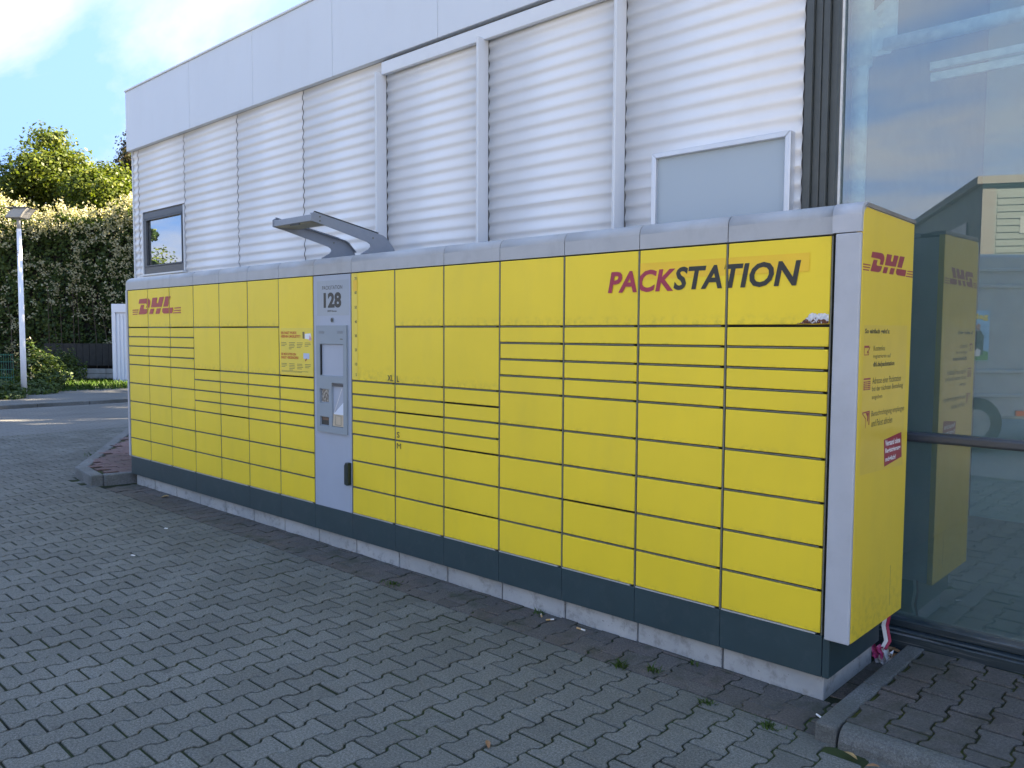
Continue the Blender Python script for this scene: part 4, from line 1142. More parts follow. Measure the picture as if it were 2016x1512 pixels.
# ------------------------------------------------------------------ lamp arm over the terminal
arm = MB()
ap = [(-0.305, 2.300), (-0.305, 2.348), (-0.285, 2.360), (0.29, 2.256), (0.32, 2.240), (0.385, 2.176), (0.42, 2.094), (0.40, 2.088), (0.10, 2.096),
      (0.098, 2.112), (0.165, 2.150), (0.180, 2.168), (0.178, 2.184), (0.155, 2.198), (-0.21, 2.283)]
lamp = MB().box(-3.8349, -3.366, -0.300, -0.120, 2.300, 2.345).build('lamp_head', m_arm, lk, bevel=0.004)
MB().box(-3.81, -3.39, -0.285, -0.125, 2.2955, 2.2995).build('lamp_cover', m_under, lamp)
MB().box(-3.64, -3.52, -0.292, -0.286, 2.291, 2.2995).build('lamp_sensor', m_dark, lamp)
for xx in (-3.846, -3.3655):
    b = MB(); n = len(ap)
    bm = bmesh.new(); vv = [bm.verts.new((xx, q[0], q[1])) for q in ap]; f_ = bm.faces.new(vv)
    rr_ = bmesh.ops.extrude_face_region(bm, geom=[f_]); bmesh.ops.translate(bm, vec=(0.010, 0, 0), verts=[e_ for e_ in rr_['geom'] if isinstance(e_, bmesh.types.BMVert)])
    bmesh.ops.recalc_face_normals(bm, faces=bm.faces)
    bmesh.ops.triangulate(bm, faces=[q for q in bm.faces if len(q.verts) > 4])
    for v in bm.verts: v.co -= wloc(lk)
    me = bpy.data.meshes.new('lamp_arm'); bm.to_mesh(me); bm.free(); me.materials.append(m_arm); a_o = link('lamp_arm', me, lk)
    s_ = 1 if xx < -3.5 else -1
    x0 = xx+(0.0105 if s_ > 0 else -0.0395)
    for q0, q1 in ((2, 3), (3, 4), (4, 5)):                            # inner flange with cable gutter
        A, B = ap[q0], ap[q1]
        MB().add([(x0, A[0], A[1]-0.002), (x0+0.029, A[0], A[1]-0.002), (x0+0.029, B[0], B[1]-0.002), (x0, B[0], B[1]-0.002),
                  (x0, A[0], A[1]-0.006), (x0+0.029, A[0], A[1]-0.006), (x0+0.029, B[0], B[1]-0.006), (x0, B[0], B[1]-0.006)],
                 [(0, 1, 2, 3), (7, 6, 5, 4), (0, 4, 5, 1), (1, 5, 6, 2), (2, 6, 7, 3), (3, 7, 4, 0)]).build('arm_flange', m_arm, a_o)
    A, B = (-0.28, 2.3625), (0.25, 2.2665)
    MB().add([(xx-0.001, A[0], A[1]), (xx+0.012, A[0], A[1]), (xx+0.012, B[0], B[1]), (xx-0.001, B[0], B[1]), (xx-0.001, A[0], A[1]+0.005), (xx+0.012, A[0], A[1]+0.005), (xx+0.012, B[0], B[1]+0.005), (xx-0.001, B[0], B[1]+0.005)],
             [(3, 2, 1, 0), (4, 5, 6, 7), (0, 1, 5, 4), (1, 2, 6, 5), (2, 3, 7, 6), (3, 0, 4, 7)]).build('arm_edge_strip', m_dark, a_o)
    MB().box(xx-0.012, xx+0.03, 0.105, 0.13, 2.098, 2.106).build('arm_foot', m_arm, a_o)
    for by, bz in ((-0.24, 2.333), (-0.24, 2.305), (0.2, 2.23)):
        MB().tube([(xx+0.010, by, bz), (xx+0.0135, by, bz)], 0.006, 6).build('bolt', m_rail, a_o)
MB().box(-3.845, -3.81, 0.40, 0.44, 2.095, 2.135).build('cable_gland', m_dark, lk)
MB().box(-6.02, -5.84, 0.42, 0.45, 2.085, 2.15).build('roof_bracket', m_alu, lk)

# ------------------------------------------------------------------ street lamp beyond the road
sl = thing('street_lamp', (-19.25, 2.46, 0.05), 'white street lamp pole with flat grey head by the hedge', 'street lamp')
MB().tube([(-19.25, 2.46, 0.03), (-19.25, 2.46, 1.1), (-19.25, 2.46, 3.83)], [0.062, 0.059, 0.047], 16).build('pole', m_pole, sl, smooth=True)
MB().tube([(-19.25, 2.46, 3.83), (-19.25, 2.46, 4.08)], 0.042, 12).build('pole_collar', m_lamp, sl, smooth=True)
rt = Vector((0.73, 0.68, 0)); ft = Vector((-0.68, 0.73, 0)); hc = Vector((-19.25, 2.46, 4.06))
hp3 = [(-0.22, 0.0), (-0.12, 0.14), (0.0, 0.21), (0.30, 0.215), (0.22, 0.13), (0.13, 0.0)]
MB().prism(hp3, -0.17, 0.19, lambda q, t: tuple(hc+rt*q[0]+ft*t+Vector((0, 0, q[1])))).build('lamp_head', m_lamp, sl, bevel=0.02, seg=2)
MB().prism([(-0.23, 0.205), (-0.10, 0.225), (0.33, 0.225), (0.30, 0.212), (0.0, 0.212)], -0.2, 0.22, lambda q, t: tuple(hc+rt*q[0]+ft*t+Vector((0, 0, q[1]+0.006)))).build('lamp_lid', plain('lamp lid', (0.24, 0.24, 0.23), 0.5), sl)
for z in (3.20, 3.29, 3.33):
    MB().box(-19.23, -19.20, 2.395, 2.412, z, z+0.018).build('access_screw', m_dark, sl)

# ------------------------------------------------------------------ white container beside the hedge
ct = thing('container', (-22.0, 7.3, 0), 'white ribbed steel container standing beside the hedge', 'container')
cdir = Vector((0.71, 0.70, 0)).normalized(); cn = Vector((cdir.y, -cdir.x, 0)); c0 = Vector((-22.72, 5.70, 0.02))
W_, H_, D_ = 2.9, 2.33, 2.3


def cbox(b, s0, s1, d0, d1, z0, z1):
    c_ = c0+cdir*((s0+s1)/2)-cn*((d0+d1)/2); return b.obox((c_.x, c_.y, (z0+z1)/2), cdir, cn, (0, 0, 1), (s1-s0)/2, (d1-d0)/2, (z1-z0)/2)


cbox(MB(), 0.05, W_, 0.06, D_, 0.1, H_-0.05).build('container_body', m_cont, ct)
cbox(MB(), 0, 0.10, 0, 0.1, 0.12, H_-0.24).build('corner_post', m_cont, ct, bevel=0.008)
cbox(MB(), 0, W_, 0, 0.1, H_-0.24, H_).build('top_rail', m_cont, ct, bevel=0.008)
cbox(MB(), 0.08, W_, 0.0, 0.1, 0.03, 0.14).build('bottom_rail', m_cont, ct, bevel=0.008)
for q in range(26):
    cbox(MB(), 0.14+q*0.105, 0.20+q*0.105, 0.03, 0.0605, 0.14, H_-0.30).build('wall_rib', m_cont, ct)
cbox(MB(), 0.09, 0.15, 0.01, 0.04, 0.0, 0.06).build('corner_casting', m_rail, ct)


# ------------------------------------------------------------------ vegetation
def leaf_quads(C, Nrm, size, flat=0.6):
    """rhombic leaves, one per centre, facing roughly along Nrm with scatter"""
    n = len(C)
    Nn = Nrm+RNG.normal(0, flat, (n, 3)); Nn /= np.linalg.norm(Nn, axis=1)[:, None]+1e-9
    T = RNG.normal(0, 1, (n, 3)); T -= (T*Nn).sum(1)[:, None]*Nn; T /= np.linalg.norm(T, axis=1)[:, None]+1e-9
    B = np.cross(Nn, T); s = (size*RNG.uniform(0.6, 1.3, n))[:, None]
    V = np.stack([C-T*s*0.5, C+B*s*0.32+Nn*s*0.06, C+T*s*0.5, C-B*s*0.32+Nn*s*0.06], 1).reshape(-1, 3)
    return V, np.arange(4*n).reshape(n, 4)


def sphere_pts(n):
    v = RNG.normal(0, 1, (n, 3)); return v/np.linalg.norm(v, axis=1)[:, None]


def tree(name, base, height, rad, n_lobes, n_leaves, lsize, mat, label, squash=1.25, crown_lo=0.28, lobe_r=0.34, group=None, seed=1, trunk_r=0.16, cone=0.0):
    global RNG
    RNG = np.random.default_rng(seed); rnd = random.Random(seed)
    t = thing(name, base, label, 'tree', group)
    bx, by, bz = base
    cz = bz+height*(crown_lo+1)/2; hz = height*(1-crown_lo)/2
    lobes = []
    for i in range(n_lobes):
        while True:
            q = np.array([rnd.uniform(-1, 1), rnd.uniform(-1, 1), rnd.uniform(-1, 1)])
            if np.linalg.norm(q) < 1 and np.linalg.norm(q) > 0.35: break
        taper = 1-cone*max(0, q[2])
        c_ = np.array([bx+q[0]*rad*0.78*taper, by+q[1]*rad*0.78*taper, cz+q[2]*hz*0.86])
        lobes.append((c_, rad*lobe_r*rnd.uniform(0.65, 1.2)*(1-0.35*cone*max(0, q[2]))))
    lobes.append((np.array([bx, by, bz+height-rad*0.3]), rad*0.3))
    tot = sum(r_**2 for _, r_ in lobes); Cs, Ns = [], []
    for c_, r_ in lobes:
        m_ = int(n_leaves*r_**2/tot)
        d_ = sphere_pts(m_); rr_ = r_*RNG.uniform(0.45, 1.12, m_)**0.7
        # clumps: pull leaves towards twig ends
        tw = sphere_pts(max(5, m_//22)); idx = RNG.integers(0, len(tw), m_); d2 = tw[idx]*0.72+d_*0.42
        P_ = c_+d2*rr_[:, None]*np.array([1, 1, 0.9])
        Cs.append(P_); Ns.append(d2+np.array([0, 0, 0.4]))
    C_ = np.concatenate(Cs); N_ = np.concatenate(Ns)
    V, F = leaf_quads(C_, N_, lsize)
    link('crown', np_mesh('crown', V-np.array(base), F, mat), t)
    tr_ = MB()
    tr_.tube([(bx, by, bz-0.1), (bx+.03, by, bz+height*0.2), (bx-.04, by+.05, bz+height*0.5), (bx, by, bz+height*0.9)], [trunk_r*1.25, trunk_r, trunk_r*0.65, trunk_r*0.12], 8)
    tr_.build('trunk', m_bark, t, smooth=True)
    lm = MB()
    for c_, r_ in lobes:
        z0_ = bz+height*rnd.uniform(0.16, 0.5)*1.0; z0_ = min(z0_, c_[2]-0.2)
        mid = ((bx+c_[0])/2, (by+c_[1])/2, (z0_*0.4+c_[2]*0.6)-0.1)
        lm.tube([(bx, by, z0_), mid, tuple(c_)], [trunk_r*0.42, trunk_r*0.26, trunk_r*0.08], 5, cap=False)
    lm.build('limbs', m_bark, t, smooth=True, fix=False)
    return t


tree('linden_tree', (-34.3, 7.9, 0), 9.9, 3.0, 70, 95000, 0.15, m_leafA, 'tall green tree rising behind the left of the hedge', crown_lo=0.2, seed=3, cone=0.42)
tree('linden_tree', (-31.0, 9.0, 0), 8.1, 2.6, 54, 62000, 0.14, m_leafA, 'lower yellow green tree between the tall tree and the building corner', crown_lo=0.2, seed=5, cone=0.4)
tree('linden_tree', (-36.2, 4.6, 0), 7.9, 2.6, 48, 52000, 0.15, m_leafA, 'small green tree at the left picture edge behind the hedge', crown_lo=0.2, seed=8, cone=0.35)
tree('bronze_tree', (-37.5, 13.6, 0), 12.6, 2.6, 58, 56000, 0.15, m_leafB, 'dark bronze leaved tree half hidden behind the building corner', crown_lo=0.18, seed=9, cone=0.3)
for i, (x, y, h_, lab) in enumerate(((-11.0, 16.2, 13, 'round tree behind the left corner of the white building'), (-7.6, 17.0, 13.5, 'broad tree standing behind the left part of the white building'),
                                     (-4.2, 16.4, 13.5, 'tall tree standing behind the middle of the white building'), (-0.8, 17.2, 13.5, 'tall tree standing behind the glazed end of the white building'))):
    tree('linden_tree', (x, y, 0), h_, 2.9, 46, 9500, 0.30, m_leafA, lab, crown_lo=0.15, seed=20+i, group='trees behind the building')

# hedge smothered in a flowering climber
RNG = np.random.default_rng(31)
HC = Vector((-24.6, 6.9, 0)); ha = Vector((0.73, 0.684, 0)).normalized(); hb = Vector((-0.684, 0.73, 0)).normalized()
hedge = thing('flowering_hedge', tuple(HC), 'tall dark hedge overgrown by a climber with cream blossom', 'hedge')


def hz_top(s): return 5.05+0.16*math.sin(s*1.3+0.5)+0.12*math.sin(s*3.1)+0.07*math.sin(s*7)


def hedge_pts(n, smin, smax):
    s = RNG.uniform(smin, smax, n); z = RNG.uniform(0.12, 1.0, n); out_p = np.zeros((n, 3)); nn = np.zeros((n, 3))
    for i in range(n):
        top = hz_top(s[i])
        f_ = RNG.uniform()
        bul = 0.28*mnoise.noise(Vector((s[i]*0.9, z[i]*3.5, 3.0)))+0.16*mnoise.noise(Vector((s[i]*2.6, z[i]*9, 9.0)))
        if f_ < 0.76:
            zz_ = z[i]*top; d = -0.85-bul+RNG.uniform(0, 0.35)+0.3*max(0, z[i]-0.85)*4*0.3; nn[i] = -np.array(hb)*1.0+np.array([0, 0, 0.35])
        else:
            d = RNG.uniform(-0.85, 0.9); zz_ = top+0.12*mnoise.noise(Vector((s[i]*2, d*2, 1)))-RNG.uniform(0, 0.35); nn[i] = np.array([0, 0, 1.0])
        p_ = HC+ha*s[i]+hb*d; out_p[i] = (p_.x, p_.y, zz_)
    return out_p, nn


P_, N_ = hedge_pts(60000, -8.5, 7.7)
V, F = leaf_quads(P_, N_, 0.105, 0.55); link('foliage', np_mesh('foliage', V-np.array(HC), F, m_leafH), hedge)
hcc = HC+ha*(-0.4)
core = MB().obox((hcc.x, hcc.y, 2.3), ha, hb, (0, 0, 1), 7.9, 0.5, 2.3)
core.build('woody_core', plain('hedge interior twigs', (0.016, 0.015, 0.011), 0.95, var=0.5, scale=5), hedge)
# blossom sprays, dense along the sunny top, sparse below
sp_c, sp_n = [], []
for i in range(2300):
    s = RNG.uniform(-8.5, 7.7); top = hz_top(s); u_ = RNG.uniform() ** 3.0
    if mnoise.noise(Vector((s*0.8, u_*3, 5))) < -0.12 and u_ > 0.15: continue
    z = top+RNG.uniform(0.0, 0.38)*(1 if u_ < 0.06 else 0.5)-u_*4.4
    d = -1.05-0.28*mnoise.noise(Vector((s*0.9, z*0.7, 3.0)))+(RNG.uniform(0, 1.6) if u_ < 0.05 else RNG.uniform(-0.05, 0.2))
    c_ = HC+ha*s+hb*d+Vector((0, 0, z)); m_ = int(RNG.integers(9, 24))
    ax = np.array([RNG.normal(0, .5), RNG.normal(0, .5), RNG.uniform(-0.4, 1.0)]); ax /= np.linalg.norm(ax)
    q = np.array(c_)+np.outer(RNG.uniform(-0.16, 0.16, m_), ax)+RNG.normal(0, 0.045, (m_, 3))
    sp_c.append(q); sp_n.append(RNG.normal(0, 1, (m_, 3))-np.array(hb)*0.6)
C_ = np.concatenate(sp_c); V, F = leaf_quads(C_, np.concatenate(sp_n), 0.075, 0.5)
link('blossom', np_mesh('blossom', V-np.array(HC), F, m_flower), hedge)
st_ = MB()
for i in range(26):
    s = random.uniform(-7, 3); p0 = HC+ha*s-hb*0.9; st_.tube([(p0.x, p0.y, 0.05), (p0.x+random.uniform(-.2, .2), p0.y, random.uniform(1.0, 2.0)), (p0.x+random.uniform(-.4, .4), p0.y-0.1, random.uniform(2.2, 3.2))], [0.02, 0.014, 0.006], 4, cap=False)
st_.build('stems', m_bark, hedge, fix=False)


def bush(name, c, rx, ry, h_, n, size, mat, label, blossom=0, seed=1):
    global RNG
    RNG = np.random.default_rng(seed)
    t = thing(name, c, label, 'shrub')
    d = sphere_pts(n); d[:, 2] = np.abs(d[:, 2]); r_ = RNG.uniform(0.55, 1.08, n)**0.6
    bul = np.array([1+0.35*mnoise.noise(Vector(q)*2.1) for q in d])
    C_ = np.array(c)+d*r_[:, None]*bul[:, None]*np.array([rx, ry, h_])
    V, F = leaf_quads(C_, d+np.array([0, 0, .4]), size); link('foliage', np_mesh('foliage', V-np.array(c), F, mat), t)
    s_ = MB()
    for i in range(7):
        e = sphere_pts(1)[0]; s_.tube([c, (c[0]+e[0]*rx*.7, c[1]+e[1]*ry*.7, c[2]+abs(e[2])*h_*.8)], [0.014, 0.005], 4, cap=False)
    s_.build('stems', m_bark, t, fix=False)
    if blossom:
        d = sphere_pts(blossom); d[:, 2] = np.abs(d[:, 2])*1.2
        C_ = (np.array(c)+d*np.array([rx, ry, h_])*1.05).repeat(7, 0)+RNG.normal(0, 0.05, (blossom*7, 3))
        V, F = leaf_quads(C_, RNG.normal(0, 1, (len(C_), 3)), 0.06); link('blossom', np_mesh('blossom', V-np.array(c), F, m_flower), t)
    return t


bush('flowering_shrub', (-21.3, 3.35, 0), 0.62, 0.62, 1.1, 3000, 0.085, m_leafH, 'low shrub with a few pale blossoms right of the white lamp pole', 14, 41)
bush('flowering_shrub', (-21.3, 1.85, 0), 0.8, 0.8, 1.15, 3000, 0.085, m_leafH, 'low shrub with pale blossoms on the green fence left of the lamp pole', 16, 42)
bush('ivy_bush', (-23.4, 4.6, 0), 0.7, 0.6, 1.0, 2600, 0.08, m_leafH, 'dark leafy bush between the shrub and the boards', 2, 43)
bush('ivy_ground_cover', (-19.75, 1.9, 0.03), 0.95, 0.75, 0.42, 2600, 0.10, m_leafH, 'low ivy mound at the foot of the lamp pole', 0, 44)
bush('ivy_ground_cover', (-20.6, 2.9, 0.03), 0.75, 0.7, 0.34, 1800, 0.09, m_leafH, 'low leafy ground cover behind the lamp pole', 0, 45)
bush('ivy_ground_cover', (-18.9, 0.35, 0.03), 0.7, 1.2, 0.40, 2200, 0.10, m_leafH, 'low ivy border left of the lamp at the picture edge', 0, 46)

# green wire fence panel at the left edge
gf = thing('wire_fence', (-20.3, 2.0, 0.05), 'green double wire mesh fence panel left of the lamp pole', 'fence')
fa, fb = Vector((-20.9, 1.35, 0)), Vector((-19.95, 2.45, 0)); fd = (fb-fa)
for z in (0.12, 0.30, 0.48, 0.66, 0.84, 1.0):
    MB().tube([fa+Vector((0, 0, z)), fb+Vector((0, 0, z))], 0.007, 5).build('horizontal_wire', m_greenwire, gf)
for q in range(29):
    p0 = fa+fd*(q/28); MB().tube([p0+Vector((0, 0, .08)), p0+Vector((0, 0, 1.03))], 0.004, 4).build('vertical_wire', m_greenwire, gf)
MB().tube([fa+Vector((0, 0, 0)), fa+Vector((0, 0, 1.08))], 0.03, 6).build('fence_post', m_greenwire, gf)
# dark boards with a pale gravel board below, at the foot of the hedge
bf = thing('board_fence', (-23.9, 5.6, 0), 'black board fence with a pale gravel board below beside the container', 'fence')
o0 = Vector((-24.7, 4.55, 0)); od = Vector((0.71, 0.70, 0)).normalized(); on_ = Vector((od.y, -od.x, 0))
for q in range(14):
    c_ = o0+od*(0.1+q*0.185); MB().obox((c_.x, c_.y, 0.88), od, on_, (0, 0, 1), 0.088, 0.012, 0.32).build('fence_board', m_planks, bf)
for q in range(3):
    c_ = o0+od*(0.55+q*0.82)+on_*0.03
    MB().obox((c_.x, c_.y, 0.40), od, on_, (0, 0, 1), 0.405, 0.02, 0.07).build('gravel_board', m_gravelboard, bf, bevel=0.006)
    MB().obox((c_.x, c_.y, 0.25), od, on_, (0, 0, 1), 0.405, 0.02, 0.07).build('gravel_board', m_gravelboard, bf, bevel=0.006)

# ------------------------------------------------------------------ what the glass mirrors: yard behind the camera
hall = thing('warehouse', (-5, -23, 0), 'low grey green warehouse across the yard mirrored in the glass front', 'warehouse')
A_ = Vector((-5.18, -22.16, 0)); e1 = Vector((0.89, -0.456, 0)).normalized(); e2 = Vector((-0.456, -0.89, 0)).normalized()


def hbox(b, s0, s1, t0, t1, z0, z1):
    c_ = A_+e1*((s0+s1)/2)+e2*((t0+t1)/2); return b.obox((c_.x, c_.y, (z0+z1)/2), e1, e2, (0, 0, 1), (s1-s0)/2, (t1-t0)/2, (z1-z0)/2)


m_hall = plain('grey green cladding', (0.024, 0.040, 0.042), 0.6, var=0.05)
m_hallb = plain('brown roof edge', (0.025, 0.026, 0.026), 0.6)
m_hallw = plain('dark ribbon window', (0.07, 0.085, 0.09), 0.3)
hbox(MB(), 0, 26, 0, 22, 0, 6.0).build('wall', m_hall, hall)
hbox(MB(), -0.2, 26.2, -0.25, 22.2, 6.0, 6.22).build('roof_edge', m_hallb, hall)
hbox(MB(), 0.0, 0.35, -0.03, 0.0, 0, 5.99).build('corner_strip', m_hallb, hall)
for q in range(28):
    hbox(MB(), 0.4, 26, -0.04, 0.0, 0.2+q*0.2, 0.33+q*0.2).build('cladding_rib', m_hall, hall)
for q in range(3):
    hbox(MB(), 1.0+q*7, 6.5+q*7, -0.06, -0.041, 4.55, 5.05).build('ribbon_window', m_hallw, hall)
hbox(MB(), -0.05, -0.001, 1.5, 4.5, 4.6, 5.1).build('ribbon_window', m_hallw, hall)

van = thing('delivery_van', (-0.2, -8.4, 0), 'plain white delivery van parked behind the viewer, mirrored in the glass', 'van')
v0 = Vector((-2.0, -6.88, 0)); va = Vector((0.73, -0.684, 0)).normalized(); vb = Vector((-0.684, -0.73, 0)).normalized()


def vbox(b, s0, s1, t0, t1, z0, z1):
    c_ = v0+va*((s0+s1)/2)+vb*((t0+t1)/2); return b.obox((c_.x, c_.y, (z0+z1)/2), va, vb, (0, 0, 1), (s1-s0)/2, (t1-t0)/2, (z1-z0)/2)


m_van = plain('shade grey van paint', (0.34, 0.36, 0.40), 0.3, var=0.03)  # white van toned down to grey, shade put into its colour
prof = [(0, 0.42), (0.05, 2.45), (0.2, 2.66), (4.0, 2.66), (4.6, 1.65), (5.6, 1.35), (5.8, 0.95), (5.8, 0.42)]
MB().prism(prof, 0.03, 1.95, lambda q, t: tuple(v0+va*q[0]+vb*t+Vector((0, 0, q[1])))).build('body', m_van, van, bevel=0.05, seg=2)
for z in (0.72, 1.05, 2.2, 2.42):
    vbox(MB(), 0.1, 4.1, 0.0, 0.031, z, z+0.05).build('side_moulding', m_van, van, bevel=0.008)
for s in (0.58, 4.75):
    for t0 in (0.02, 1.78):
        cw = v0+va*s+vb*(t0+0.1); wh = MB().tube([cw-vb*0.11+Vector((0, 0, .36)), cw+vb*0.11+Vector((0, 0, .36))], 0.36, 20).build('wheel', m_dark, van)
        MB().tube([cw-vb*0.115+Vector((0, 0, .36)), cw-vb*0.10+Vector((0, 0, .36))], 0.2, 14).build('rim', m_lamp, wh)
vbox(MB(), 1.12, 1.32, -0.005, 0.03, 0.47, 0.54).build('side_marker_lamp', plain('orange lamp lens', (0.85, 0.16, 0.02), 0.25), van)
vbox(MB(), 4.0, 4.5, 0.02, 0.031, 1.45, 2.1).build('side_window', m_hallw, van)
po = vbox(MB(), 0.44, 0.72, 0.018, 0.0296, 1.22, 1.90).build('poster', plain('sky blue poster', (0.25, 0.48, 0.72), 0.4, var=0.25, scale=6), van)
vm = lambda y: (lambda a, b_: tuple(v0+va*a+vb*y+Vector((0, 0, b_))))
def vshape(pts, mat, y): flat_piece('poster_picture', np.array(pts), tri(np.array(pts), [tuple(range(len(pts)))]), mat, po, vm(y))
vshape([(0.45, 1.225), (0.715, 1.225), (0.715, 1.34), (0.60, 1.37), (0.45, 1.33)], plain('poster green', (0.12, 0.30, 0.08), 0.5), 0.0165)
vshape([(0.50, 1.30), (0.64, 1.30), (0.65, 1.55), (0.60, 1.63), (0.53, 1.62), (0.49, 1.52)], plain('poster coat', (0.05, 0.07, 0.07), 0.5), 0.016)
vshape([(0.545, 1.63), (0.59, 1.63), (0.60, 1.70), (0.57, 1.73), (0.535, 1.70)], plain('poster skin', (0.5, 0.28, 0.2), 0.5), 0.0155)
vshape([(0.52, 1.28), (0.60, 1.28), (0.61, 1.36), (0.56, 1.39), (0.53, 1.35)], m_white, 0.0150)
Va, Fa = text_bm('Mag', 1, 0, 0.04)
flat_piece('poster_text', fit(Va, 0.46, 0.70, 1.76, 1.86), Fa, plain('poster yellow', (0.85, 0.65, 0.10), 0.5), po, vm(0.0155))
for i, (x, y, h_, r_, lab) in enumerate(((-29.55, -7.7, 6.8, 0.72, 'leafy tree beyond the road mirrored in the small window'), (-57, -20, 7.4, 4.6, 'broad tree far across the yard, left of its row'),
                                         (-59, -26, 7.0, 4.6, 'broad tree far across the yard, middle of its row'), (-64, -15, 7.6, 4.8, 'broad tree far across the yard, right of its row'))):
    tree('linden_tree', (x, y, 0), h_, r_, 26, 6000, 0.26, m_leafA if i else m_leafH, lab, crown_lo=0.1, seed=60+i, group='trees across the yard' if i else None)


# ------------------------------------------------------------------ small things on the ground
def butt(x, y, a, z, l, label, lit=False, ln=0.03):
    t = thing('cigarette_butt', (x, y, z), label, 'cigarette butt')
    d = Vector((math.cos(a), math.sin(a), 0)); p = Vector((x, y, z+0.005))
    MB().tube([p-d*ln*0.5, p+d*ln*0.05], 0.0042, 7).build('filter', m_filter, t)
    MB().tube([p+d*ln*0.05, p+d*ln*0.5], 0.0040, 7).build('paper', m_paper, t)


butt(0.075, -0.155, 2.6, 0.0, 1, 'bent cigarette end right of the locker corner, nearer the plinth', ln=0.075)
butt(0.107, -0.225, 2.55, 0.0, 1, 'cigarette end lying against the edging stone', ln=0.06)
butt(-1.545, -0.035, 2.4, 0.0, 1, 'white cigarette end at the plinth joint left of its tan neighbour', ln=0.05)
butt(-1.465, -0.055, 1.0, 0.0, 1, 'tan cigarette end just right of the white one by the plinth', ln=0.045)
butt(-1.255, -0.05, 0.0, 0.0, 1, 'cigarette end lying flat against the fourth plinth block from the right', ln=0.055)


def dry_leaf(x, y, z, a, l, w, label, mat, tiltv=0.15):
    t = Vector((math.cos(a), math.sin(a), tiltv)).normalized(); s = Vector((-math.sin(a), math.cos(a), 0)); n_ = t.cross(s)*-1
    b = MB(); pr = [(0, 0), (0.2, 0.7), (0.5, 1), (0.8, 0.65), (1, 0)]; vs = []
    for u_, k_ in pr:
        c_ = Vector((x, y, z+0.004))+t*(u_-0.5)*l+Vector((0, 0, 0.004*math.sin(u_*3)))
        vs += [c_+s*w*k_*0.5+Vector((0, 0, w*0.22*k_)), c_, c_-s*w*k_*0.5+Vector((0, 0, w*0.16*k_))]
    fs = []
    for i in range(4):
        fs += [(3*i, 3*i+1, 3*i+4, 3*i+3), (3*i+1, 3*i+2, 3*i+5, 3*i+4)]
    b.add(vs, fs); vs2 = len(vs)
    o = b.build('fallen_leaf', mat, None, loc=(x, y, z), fix=False); tag(o, label, 'leaf')
    return o


dry_leaf(0.275, -0.385, 0.008, 2.8, 0.06, 0.022, 'yellow brown leaf lying below the rounded kerb corner', m_dryleaf2, 0.03)
dry_leaf(0.36, -0.40, 0.004, 0.3, 0.05, 0.02, 'narrow brown leaf along the foot of the kerb', m_dryleaf)
dry_leaf(0.42, -0.42, 0.004, 0.6, 0.045, 0.018, 'small curled leaf further right along the kerb', m_dryleaf)
dry_leaf(-0.757, -1.245, 0.003, 2.5, 0.05, 0.02, 'single orange brown leaf alone on the open paving', m_dryleaf)
dry_leaf(-6.2, -0.08, 0.003, 1.0, 0.075, 0.05, 'tan leaf near the far end of the plinth', m_dryleaf2)
lp = thing('leaf_pile', (0.10, 0.66, 0), 'crumpled brown leaves heaped in the corner by the sill', 'leaf pile')
for i in range(9):
    t_ = dry_leaf(0.10+random.uniform(-.04, .05), 0.66+random.uniform(-.04, .04), 0.004+i*0.005, random.uniform(0, 6), 0.06, 0.04, 'x', m_dryleaf, random.uniform(-.5, .5))
    t_.name = 'leaf'; del t_['label']; del t_['category']; bl = t_.location.copy(); t_.parent = lp; t_.location = bl-Vector(lp.location)


def weed(x, y, z, r_, n, label, h_=0.04):
    t = thing('weed', (x, y, z), label, 'weed')
    pts_ = np.stack([x+RNG.normal(0, r_*.5, n), y+RNG.normal(0, r_*.35, n), np.full(n, z-0.002)], 1)
    o = blades('leaves', pts_, h_*0.4, h_, 0.006, m_weed, 1.6, t)


weed(-0.83, -0.30, 0, 0.04, 30, 'tuft of green weed between grey and red stones, right hand one')
weed(-0.69, -0.235, 0, 0.035, 26, 'spreading green weed near the third plinth joint')
weed(-2.6, -0.25, 0, 0.06, 45, 'small mossy weed left of the middle of the locker foot', 0.025)
weed(-0.33, -0.35, 0, 0.04, 35, 'low weed on the red stones near the locker corner', 0.025)
weed(-0.06, -0.36, 0, 0.06, 60, 'moss tuft in front of the locker corner', 0.02)
weed(-1.58, -0.02, 0, 0.03, 25, 'thin green sprig growing at the plinth foot', 0.03)
weed(-0.585, -0.03, 0, 0.025, 15, 'tiny sprig at the foot of the second plinth block', 0.025)
weed(-9.3, 0.52, 0, 0.25, 160, 'strip of green weeds along the island kerb', 0.05)

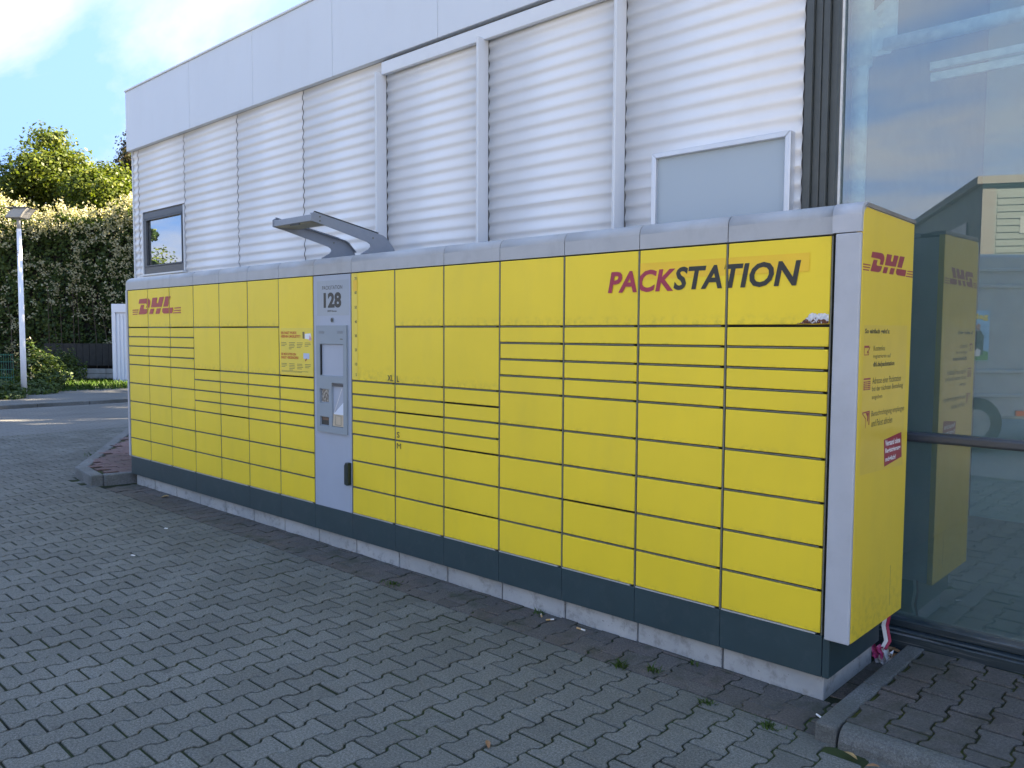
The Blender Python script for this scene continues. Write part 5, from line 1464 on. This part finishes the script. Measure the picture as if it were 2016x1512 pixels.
# crumpled red and white barrier tape wedged behind the locker
tp = thing('barrier_tape', (0.0, 0.7, 0), 'crumpled red and white plastic tape hanging behind the locker corner', 'tape')
strip = [(0.035, 0.640, 0.30), (0.04, 0.645, 0.24), (0.03, 0.642, 0.17), (0.045, 0.640, 0.10), (0.03, 0.625, 0.06)]
for nm, off, wd2, mt in (('white_band', 0, 0.016, plain('white tape', (0.72, 0.72, 0.74), 0.4)), ('red_band', 0.017, 0.012, plain('red tape', (0.42, 0.02, 0.08), 0.4))):
    b = MB(); vs = []
    for p_ in strip: vs += [(p_[0]+off, p_[1]+off*0.5, p_[2]), (p_[0]+off+wd2, p_[1]+off*0.5+wd2*0.5, p_[2])]
    b.add(vs, [(2*i, 2*i+1, 2*i+3, 2*i+2) for i in range(len(strip)-1)]); b.build(nm, mt, tp, fix=False)
for nm, x0, z0, mt, sz in (('crumpled_fold', 0.012, 0.045, plain('pink tape', (0.45, 0.05, 0.16), 0.35), 0.055), ('crumpled_fold', 0.05, 0.03, plain('milky film', (0.50, 0.50, 0.52), 0.25), 0.06), ('crumpled_fold', 0.03, 0.008, plain('clear film', (0.40, 0.40, 0.42), 0.25), 0.05)):
    b = MB(); g = 6; vs = []
    for i in range(g):
        for j in range(g):
            vs.append((x0+(i/(g-1)-.2)*sz, 0.59+0.012*math.sin(i*2.1+j*1.3+x0*50)+(0.01 if nm else 0)+j*0.002, z0+(j/(g-1)-.4)*sz*1.1+0.006*math.sin(i*3+j)))
    b.add(vs, [(i*g+j, (i+1)*g+j, (i+1)*g+j+1, i*g+j+1) for i in range(g-1) for j in range(g-1)]); b.build(nm, mt, tp, fix=False)
for i, (x, y) in enumerate(((-4.39, -1.1), (-4.2, -2.4), (-5.0, -0.6))):
    o = MB().obox((x, y, 0.003), (0.9, 0.3, 0), (-0.3, 0.9, 0), (0, 0, 1), 0.016, 0.007, 0.002).build('paper_scrap', m_white, None, loc=(x, y, 0))
    tag(o, ('white scrap of paper on the open paving in front of the terminal', 'white scrap of paper lower left on the paving', 'pale scrap on the paving left of the terminal')[i], 'paper scrap')
